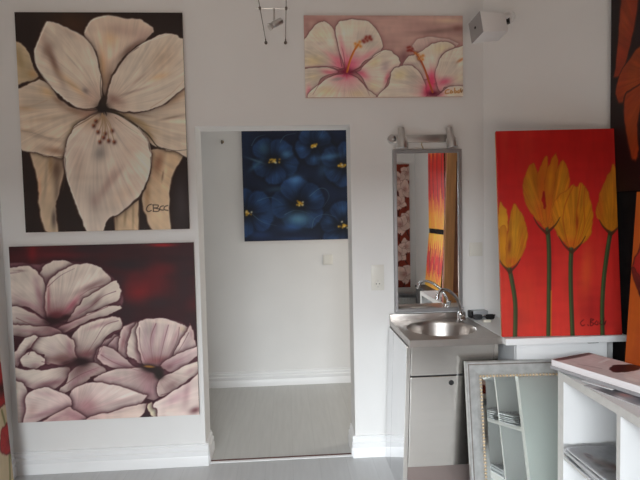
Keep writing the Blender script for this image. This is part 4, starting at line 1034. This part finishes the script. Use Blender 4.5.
for k in range(4):
    bm.faces.new((o_[k], o_[(k + 1) % 4], i_[(k + 1) % 4], i_[k]))
    bm.faces.new((k_[k], k_[(k + 1) % 4], o_[(k + 1) % 4], o_[k]))
bm.faces.new(i_); bm.faces.new(k_[::-1])
obj('glass', bm, M['mirrorgreen'], sm)
bm = bmesh.new(); box(bm, (0.02, 0.0305, 0.02), (smw - 0.02, 0.034, smh - 0.02)); obj('backing_board', bm, M['blackwood'], sm)

# ------------------------------------------------------------------ switches and sockets, hook
so = thing('wall_socket', 'white switch and socket plate between the doorway and the mirror', 'socket', (0.5355, YB, 1.0915))
bm = bmesh.new(); box(bm, (-0.0385, -0.009, -0.0765), (0.0385, -0.0005, 0.0765), 0.003); obj('plate', bm, M['plastic'], so, True)
bm = bmesh.new(); box(bm, (-0.028, -0.013, 0.007), (0.028, -0.0092, 0.066), 0.002); obj('rocker', bm, M['plastic'], so, True)
bm = bmesh.new()
lathe(bm, (0, -0.0092, -0.037), (0, -1, 0), [(0, 0.027), (0.003, 0.027), (0.0032, 0.0215), (0.0008, 0.020)], 28)
sk = obj('socket_ring', bm, M['plastic'], so, True)
for x in (-0.0095, 0.0095):
    bm = bmesh.new(); cyl(bm, (x, -0.0101, -0.037), (x, -0.0106, -0.037), 0.0034, None, 12); obj('hole', bm, M['black'], sk)
for z in (-0.0205, -0.0535):
    bm = bmesh.new(); box(bm, (-0.003, -0.0125, z - 0.003), (0.003, -0.0095, z + 0.003)); obj('earth_clip', bm, M['satin'], sk)


def switch(label, x, y, z, w):
    t = thing('light_switch', label, 'light switch', (x, y, z))
    bm = bmesh.new(); box(bm, (-w / 2, -0.009, -w / 2), (w / 2, -0.0005, w / 2), 0.003); obj('plate', bm, M['plastic'], t, True)
    bm = bmesh.new()
    vs = box(bm, (-w * 0.36, -0.0135, -w * 0.36), (w * 0.36, -0.0092, w * 0.36), 0.0015)
    for v in vs:
        if v.co.y < -0.011: v.co.y += 0.002 * v.co.z / (w * 0.36)
    obj('rocker', bm, M['plastic'], t, True)


switch('white light switch beside the tall mirror, near the corner', 1.1375, YB, 1.246, 0.082)
switch('white light switch on the hallway wall below the blue canvas', 0.346, HY, 1.082, 0.086)
hk = thing('wall_hook', 'small dark metal hook on the hallway wall, left of the blue canvas', 'hook', (-0.525, HY, 2.10))
bm = bmesh.new(); cyl(bm, (0, -0.0005, 0), (0, -0.006, 0), 0.014, 0.011); obj('rosette', bm, M['brass'], hk, True)
bm = bmesh.new(); tube(bm, spline([(0, -0.006, 0.002), (0, -0.02, -0.004), (0, -0.034, -0.018), (0, -0.045, -0.008), (0, -0.046, 0.008)], 5, False), 0.0055, 10); obj('hook_arm', bm, M['cable'], hk, True)

# ------------------------------------------------------------------ stainless sink unit
CX0, CX1, CYF, CYB = 0.594, 1.072, 2.566, 3.035
sc_ = thing('sink_unit', 'stainless steel sink unit with round basin, single door and swan-neck faucet', 'sink unit', (0.833, 2.80, 0))
O = Vector((-0.833, -2.80, 0))


def lb(bm, lo, hi, bev=0.0): return box(bm, Vector(lo) + O, Vector(hi) + O, bev)


bm = bmesh.new(); lb(bm, (CX0, CYF + 0.004, 0.0), (CX0 + 0.012, 2.888, 0.797)); lb(bm, (CX0 + 0.0008, 2.888, 0.0), (CX0 + 0.012, 2.892, 0.797)); lb(bm, (CX0, 2.892, 0.0), (CX0 + 0.012, CYB, 0.797)); obj('side_panel', bm, M['steelside'], sc_)
bm = bmesh.new(); lb(bm, (CX1 - 0.012, CYF + 0.004, 0.0), (CX1, CYB, 0.797)); obj('side_panel', bm, M['steelside'], sc_)
bm = bmesh.new(); lb(bm, (CX0 + 0.0125, CYB - 0.01, 0.0), (CX1 - 0.0125, CYB, 0.797)); obj('back_panel', bm, M['steel'], sc_)
bm = bmesh.new(); lb(bm, (CX0 + 0.0125, CYF + 0.03, 0.165), (CX1 - 0.0125, CYB - 0.0105, 0.175)); obj('bottom_panel', bm, M['steel'], sc_)
for x0, x1 in ((CX0, CX0 + 0.021), (CX1 - 0.021, CX1)):
    bm = bmesh.new(); lb(bm, (x0, CYF, 0.0), (x1, CYF + 0.0035, 0.797), 0.001); obj('front_stile', bm, M['steel'], sc_)
bm = bmesh.new(); lb(bm, (CX0 + 0.023, CYF - 0.002, 0.645), (CX1 - 0.023, CYF + 0.016, 0.797), 0.002); obj('front_panel', bm, M['steel'], sc_)
bm = bmesh.new(); lb(bm, (CX0 + 0.0215, CYF + 0.018, 0.60), (CX1 - 0.0215, CYF + 0.020, 0.70)); obj('grip_recess', bm, M['dark'], sc_)
bm = bmesh.new(); lb(bm, (CX0 + 0.024, CYF - 0.002, 0.168), (CX1 - 0.023, CYF + 0.016, 0.636), 0.002); dr = obj('door', bm, M['steel'], sc_)
bm = bmesh.new(); p = Vector((0.830, CYF - 0.0022, 0.602)) + O; tube(bm, [p, p + Vector((0, -0.004, 0)), p + Vector((0, -0.005, 0))], [0.0135, 0.0125, 0.009], 20); obj('lock', bm, M['black'], dr, True)
bm = bmesh.new(); p = Vector((0.862, CYF + 0.004, 0.6405)) + O; cyl(bm, p, p + Vector((0, -0.006, 0)), 0.0040); obj('hinge_pin', bm, M['chrome'], dr, True)
bm = bmesh.new(); lb(bm, (CX0 + 0.0215, CYF + 0.03, 0.0), (CX1 - 0.0215, CYF + 0.042, 0.164)); obj('plinth', bm, M['plinth'], sc_)

for o_ in [c for c in sc_.children] + [g for c in sc_.children for g in c.children]:   # the base splays out a little to the left
    for v in o_.data.vertices: v.co.x -= 0.032 * (1 - v.co.z / 0.80)

SX0, SX1, SYF, SYB = 0.603, 1.076, 2.535, 3.057
BC, BR_ = Vector((0.838, 2.785)), 0.196
OT = Vector((-0.833, -2.80, 0))
bm = bmesh.new()
N = 64
rim, outer = [], []
for k in range(N):
    t_ = 2 * math.pi * k / N
    cx, sy = math.cos(t_), math.sin(t_)
    tx = ((SX1 - BC.x) if cx > 0 else (BC.x - SX0)) / max(abs(cx), 1e-6)
    ty = ((SYB - 0.028 - BC.y) if sy > 0 else (BC.y - SYF)) / max(abs(sy), 1e-6)
    r = min(tx, ty)
    outer.append(Vector((BC.x + cx * r, BC.y + sy * r, 0.835)))
for cxy in ((SX0, SYF), (SX1, SYF), (SX1, SYB - 0.028), (SX0, SYB - 0.028)):
    k = min(range(N), key=lambda i: (outer[i].x - cxy[0]) ** 2 + (outer[i].y - cxy[1]) ** 2)
    outer[k] = Vector((cxy[0], cxy[1], 0.835))
prof = [(1.0, 0.835), (0.985, 0.8362), (0.955, 0.8355), (0.93, 0.830), (0.915, 0.815), (0.89, 0.77), (0.84, 0.725), (0.74, 0.697), (0.55, 0.684), (0.3, 0.679), (0.115, 0.677)]
loops = [[bm.verts.new(v + OT) for v in outer]]
for f, z in prof:
    loops.append([bm.verts.new(Vector((BC.x + math.cos(2 * math.pi * k / N) * BR_ * f, BC.y + math.sin(2 * math.pi * k / N) * BR_ * f, z)) + OT) for k in range(N)])
for A_, B_ in zip(loops, loops[1:]):
    for k in range(N): bm.faces.new((A_[k], A_[(k + 1) % N], B_[(k + 1) % N], B_[k]))
bm.faces.new(loops[-1])
low = [bm.verts.new(Vector((v.x, v.y, 0.800)) + OT) for v in outer]
for k in range(N): bm.faces.new((loops[0][k], low[k], low[(k + 1) % N], loops[0][(k + 1) % N]))
st = obj('sink_top', bm, M['basin'], sc_, True)
bm = bmesh.new()
c_ = Vector((BC.x, BC.y, 0)) + OT
lathe(bm, c_ + Vector((0, 0, 0.6772)), (0, 0, 1), [(0, 0.022), (0.0028, 0.020), (0.0013, 0.012)], 20); obj('drain', bm, M['chrome'], st, True)
bm = bmesh.new(); box(bm, Vector((SX0, SYB - 0.0275, 0.80)) + OT, Vector((SX1 - 0.012, SYB, 0.870)) + OT, 0.005); obj('upstand', bm, M['basin'], st, True)

F = Vector((0.995, 2.925, 0.836)) + OT
bm = bmesh.new(); lathe(bm, F, (0, 0, 1), [(0, 0.026), (0.006, 0.026), (0.008, 0.018), (0.045, 0.017), (0.055, 0.014), (0.06, 0.010)], 20); fa = tag(obj('faucet', bm, M['chrome'], sc_, True), 'chrome swan-neck faucet')
sp_pts = spline([(0, 0, 0.055), (-0.004, -0.003, 0.095), (-0.030, -0.018, 0.145), (-0.072, -0.040, 0.184), (-0.115, -0.064, 0.202), (-0.145, -0.080, 0.196), (-0.160, -0.087, 0.172)], 6, False)
bm = bmesh.new(); tube(bm, [F + Vector(p) for p in sp_pts], 0.0088, 14)
e0 = F + Vector(sp_pts[-1]); tube(bm, [e0 + Vector((0.001, 0.0005, 0.008)), e0 + Vector((-0.004, -0.002, -0.020))], [0.0125, 0.0125], 16); obj('spout', bm, M['chrome'], fa, True)
bm = bmesh.new(); lathe(bm, F + Vector((0, -0.016, 0.03)), (0, -1, 0), [(0, 0.008), (0.013, 0.009), (0.017, 0.016), (0.034, 0.016), (0.040, 0.011)], 10); obj('tap_knob', bm, M['chrome'], fa, True)
bm = bmesh.new(); tube(bm, [F + Vector((0.010, 0.005, 0.055)), F + Vector((0.014, 0.008, 0.085))], [0.007, 0.009], 10); obj('lever', bm, M['chrome'], fa, True)

# ------------------------------------------------------------------ white counter in the corner
bm = bmesh.new()
prism(bm, [(1.079, 2.492), (1.706, 2.480), (1.706, 2.676), (1.188, 3.057), (1.079, 3.057)], 0.803, 0.835)
bmesh.ops.bevel(bm, geom=[e for e in bm.edges if abs(e.verts[0].co.z - e.verts[1].co.z) < 1e-5], offset=0.003, segments=2, affect='EDGES')
tag(obj('counter_top', bm, M['white']), 'white laminate counter top filling the corner beside the sink', 'counter')
wc = thing('base_cabinet', 'white base cabinet under the white counter top', 'cabinet', (1.40, 2.60, 0))
bm = bmesh.new(); prism(bm, [(1.155 - 1.40, -0.038), (1.640 - 1.40, -0.038), (1.640 - 1.40, 0.115), (1.20 - 1.40, 0.435), (1.155 - 1.40, 0.435)], 0.0, 0.802); obj('body', bm, M['white'], wc)
bm = bmesh.new(); box(bm, (1.157 - 1.40, -0.057, 0.06), (1.638 - 1.40, -0.0385, 0.80), 0.002); obj('front_panel', bm, M['white'], wc)
bm = bmesh.new(); box(bm, (1.52 - 1.40, -0.085, 0.792), (1.575 - 1.40, -0.0575, 0.802), 0.002); obj('edge_bracket', bm, M['black'], wc)

# little things on the counter
cs = thing('flat_case', 'flat grey case with a dark end, on the counter against the wall', 'case', (1.142, 3.026, 0.8362))
bm = bmesh.new(); box(bm, (-0.042, -0.030, 0.0), (0.048, 0.028, 0.044), 0.006); obj('body', bm, M['casegrey'], cs, True)
bm = bmesh.new(); box(bm, (-0.0600, -0.029, 0.001), (-0.0425, 0.027, 0.043), 0.005); obj('end_cap', bm, M['black'], cs, True)
gl = thing('sunglasses', 'folded black sunglasses on the counter in front of the grey case', 'sunglasses', (1.144, 2.968, 0.8362), (0, 0, math.radians(-6)))
for s_ in (-1, 1):
    bm = bmesh.new()
    pts = spline([(s_ * 0.008, -0.03, 0.030), (s_ * 0.03, -0.03, 0.036), (s_ * 0.060, -0.027, 0.032), (s_ * 0.060, -0.026, 0.008), (s_ * 0.035, -0.029, 0.003), (s_ * 0.012, -0.03, 0.008)], 5, True)
    vs_f = [bm.verts.new(p) for p in pts]; vs_b = [bm.verts.new((p[0], p[1] + 0.004, p[2])) for p in pts]
    bm.faces.new(vs_f[::-1]); bm.faces.new(vs_b)
    for k in range(len(pts)): bm.faces.new((vs_f[k], vs_f[(k + 1) % len(pts)], vs_b[(k + 1) % len(pts)], vs_b[k]))
    obj('lens', bm, M['black'], gl)
    bm = bmesh.new(); tube(bm, spline([(s_ * 0.064, -0.024, 0.030), (s_ * 0.062, -0.008 - 0.004 * s_, 0.026), (s_ * 0.01, 0.006 + 0.006 * s_, 0.020), (-s_ * 0.05, 0.008 + 0.009 * s_, 0.012)], 5, False), 0.0038, 8); obj('temple', bm, M['black'], gl, True)
bm = bmesh.new(); tube(bm, [(-0.010, -0.029, 0.027), (0, -0.030, 0.030), (0.010, -0.029, 0.027)], 0.003, 8); obj('bridge', bm, M['chrome'], gl)
bm = bmesh.new(); box(bm, (1.116, 2.872, 0.8362), (1.160, 2.898, 0.8505), 0.004)
tag(obj('soap_bar', bm, M['soap'], None, True), 'small cream bar of soap on the counter edge beside the sunglasses', 'soap')

# ------------------------------------------------------------------ white cube shelf unit
SHX0, SHX1, SHY0, SHY1, SHT = 1.22, 1.61, 1.385, 2.255, 0.742
sh = thing('shelf_unit', 'low white cube shelf unit in the right foreground', 'shelf', ((SHX0 + SHX1) / 2, (SHY0 + SHY1) / 2, 0))
OS = -Vector(((SHX0 + SHX1) / 2, (SHY0 + SHY1) / 2, 0))


def panel(name, lo, hi):
    bm = bmesh.new()
    vs = box(bm, Vector(lo) + OS, Vector(hi) + OS)
    o = obj(name, bm, [M['shelf'], M['shelfedge']], sh)
    for p in o.data.polygons:
        if p.normal.x < -0.9: p.material_index = 1  # left-facing faces get the edge colour with painted-in shade
    return o


panel('top_panel', (SHX0, SHY0, SHT - 0.034), (SHX1, SHY1, SHT))
panel('side_panel', (SHX0, SHY1 - 0.048, 0.041), (SHX1, SHY1, SHT - 0.0345))
panel('side_panel', (SHX0, SHY0, 0.041), (SHX1, SHY0 + 0.048, SHT - 0.0345))
panel('bottom_panel', (SHX0, SHY0, 0.0), (SHX1, SHY1, 0.0405))
panel('divider', (SHX0 + 0.001, 1.811, 0.041), (SHX1 - 0.008, 1.834, SHT - 0.0345))
for y0, y1 in ((SHY0 + 0.0485, 1.8105), (1.8345, SHY1 - 0.0485)):
    panel('shelf_board', (SHX0 + 0.001, y0, 0.353), (SHX1 - 0.008, y1, 0.377))
bm = bmesh.new(); box(bm, Vector((SHX1 - 0.007, SHY0 + 0.0485, 0.041)) + OS, Vector((SHX1, SHY1 - 0.0485, SHT - 0.0345)) + OS); obj('back_panel', bm, M['shelf'], sh)


# prints in clear sleeves
def print_art(kind):
    a = Art(0.30, 0.22, 260, [(0, 0), (30, 0), (30, 22), (0, 22)], (240, 240, 242))
    a.wash((222, 222, 228), 6, 5, 0.5, 70 + kind)
    if kind % 3 == 0:
        a.blob(19, 12, 7, 2.2, -12, (120, 74, 62), 0.8); a.blob(24, 9, 4, 2.4, -10, (150, 30, 34), 0.95, 2); a.blob(24, 5.5, 3, 1.4, 0, (70, 34, 34), 0.9, 2); a.blob(14, 15, 6, 2, -20, (196, 160, 140), 0.7)
        a.blob(8, 16, 2.2, 1.2, 0, (120, 40, 44), 0.9, 2)
    elif kind % 3 == 1:
        a.blob(10, 10, 5, 6, 20, (90, 84, 92), 0.8); a.blob(20, 12, 6, 3, 0, (146, 60, 56), 0.7)
    else:
        for k in range(7): a.stroke([(3 + k * 3.6, 3), (4 + k * 3.4, 19)], 1.2, (120, 118, 124), 0.6)
    return a


def sleeve_sheet(w, d, z, amp, seed, droop=False):
    r = np.random.default_rng(seed)
    bm = bmesh.new()
    nx, ny = 26, 20
    lowf = r.random((9, 11))
    g = [[bm.verts.new((-w / 2 + w * i / nx, d * j / ny, z + amp * (0.25 + 0.9 * lowf[int(j * 8 / ny), int(i * 10 / nx)] + (1.2 if j < 5 or i < 3 or i > nx - 4 else 0.35) * r.random()) - (0.004 * (1 - j / 3) if (droop and j < 3) else 0))) for i in range(nx + 1)] for j in range(ny + 1)]
    for j in range(ny):
        for i in range(nx): bm.faces.new((g[j][i], g[j][i + 1], g[j + 1][i + 1], g[j + 1][i]))
    return bm


def sleeved_stack(x, y, z, rot, n, label, group, w=0.30, d=0.22, seed=0):
    first = None
    for k in range(n):
        jx, jy, jr = RNG.normal(0, 0.006), RNG.normal(0, 0.006), RNG.normal(0, 2.0)
        if first is None:
            t = thing('sleeved_print', label, 'print', (x, y, z), (0, 0, math.radians(rot)), group)
            art_mesh('print', print_art(seed), (0.95, 0.95, 0.95), 0.0022, M['print'], t, (0.7, 0.7, 0.7), True)
            sv = obj('plastic_sleeve', sleeve_sheet(w + 0.03, d + 0.016, 0.0028, 0.0042, seed), M['sleeve'], t)
            if sum(p.normal.z for p in sv.data.polygons) < 0: sv.data.flip_normals()
            for p in sv.data.polygons: p.use_smooth = True
            first = t
        else:
            t = first.copy(); COL.objects.link(t)
            t.location = (x + jx, y + jy, z + k * 0.0115)
            t.rotation_euler = (0, 0, math.radians(rot + jr))
            for ch in first.children:
                c = ch.copy(); COL.objects.link(c); c.parent = t


sleeved_stack(1.205, 2.020, 0.3775, -90, 5, 'clear-sleeved print in the pile in the upper far cell of the shelf unit', 'sleeved prints in the far shelf cell', seed=0)
sleeved_stack(1.205, 1.63, 0.3775, -90, 5, 'clear-sleeved print in the pile in the upper near cell of the shelf unit', 'sleeved prints in the near shelf cell', seed=1)
sleeved_stack(1.226, 1.62, 0.041, -90, 4, 'clear-sleeved print in the pile in the lower near cell of the shelf unit', 'sleeved prints in the bottom shelf cell', seed=2)

# flat pictures and brochures on top of the shelf unit
a = Art(0.29, 0.20, 300, [(0, 0), (29, 0), (29, 20), (0, 20)], (150, 146, 154))
br = thing('brochure', 'dark photo brochure on the shelf top, sticking out under the white-edged picture', 'brochure', (1.256, 1.905, SHT + 0.0005), (0, 0, math.radians(-74)))
for b in [(10, 17, 6, 4, 20, (44, 42, 48), 0.95), (20, 18, 5, 3, 0, (150, 144, 150), 0.8), (24, 15, 5, 3, 30, (60, 58, 64), 0.9), (17, 19, 3, 1.2, 10, (210, 208, 212), 0.9), (15, 15, 2.5, 2, 0, (190, 130, 124), 0.9), (3, 18, 3, 3, 0, (190, 188, 192), 0.9), (27, 19, 3, 2, 0, (200, 196, 198), 0.8)]: a.blob(*b)
art_mesh('cover', a, (0.9, 0.9, 0.9), 0.004, M['print'], br, (0.5, 0.48, 0.48), True)
a = Art(0.13, 0.15, 300, [(0, 0), (13, 0), (13, 15), (0, 15)], (214, 214, 216))
for b in [(6, 10, 4, 2, 30, (160, 158, 166), 0.7), (9, 13, 2, 1.5, 0, (176, 130, 130), 0.6)]: a.blob(*b)
lf = thing('leaflet', 'pale leaflet on the shelf top lying on the dark brochure', 'leaflet', (1.263, 2.03, SHT + 0.005), (0, 0, math.radians(-64)))
art_mesh('sheet', a, (0.95, 0.95, 0.95), 0.003, M['print'], lf, (0.7, 0.7, 0.7), True)

PW, PH = 0.245, 0.50
px0, py0 = 1.196 + 0.935 * PW / 2 + 0.353 * PH, 2.267 + 0.353 * PW / 2 - 0.935 * PH
bk = thing('picture_board', 'thin grey-edged board directly under the white-edged picture', 'board', (px0, py0, SHT + 0.0085), (0, 0, math.radians(20.7)))
bm = bmesh.new(); box(bm, (-PW / 2 - 0.004, 0.05, 0.0), (PW / 2 - 0.01, PH + 0.004, 0.0135), 0.001); obj('board', bm, M['greyedge'], bk)
a = Art(PW, PH, 300, [(0, 0), (30, 0), (30, 56), (0, 56)], (204, 197, 197))
a.wash((184, 175, 174), 4, 6, 0.6, 81)
a.blob(15, 1.5, 18, 2.4, 0, (46, 42, 42), 0.95, 3)
a.petal([(9, 28), (13, 23.5), (20, 21.5), (28, 23.5), (31, 28), (24, 31), (15, 31.5)], (44, 28, 30), (60, 40, 40), 1, 0.5)
a.petal([(7, 34), (14, 33), (26, 31.5), (31, 36), (26, 46), (12, 49), (4, 43)], (222, 212, 210), (196, 180, 176), 1.5, 0.4)
a.petal([(16, 41), (21, 39), (27, 40), (25, 43), (18, 44)], (140, 24, 34), (96, 16, 24), 0.6, 0.5)
a.stroke([(18, 15), (28, 13)], 1.6, (236, 232, 230), 0.95)
a.stroke([(5, 12), (9, 22)], 0.8, (130, 116, 116), 0.6)
pc = thing('flat_picture', 'white-edged portrait picture lying flat on top of the shelf unit', 'picture', (px0, py0, SHT + 0.0225), (0, 0, math.radians(20.7)))
art_mesh('print', a, (1.25, 1.25, 1.25), 0.028, M['print'], pc, (0.84, 0.80, 0.81), True)

# wrapped prints lying on the radiator, seen small in the wall mirror
sleeved_stack(1.580, YR + 0.024, 0.3335, 0, 5, 'clear-sleeved print in the pile on top of the radiator, seen in the mirror', 'sleeved prints on the radiator', seed=4)
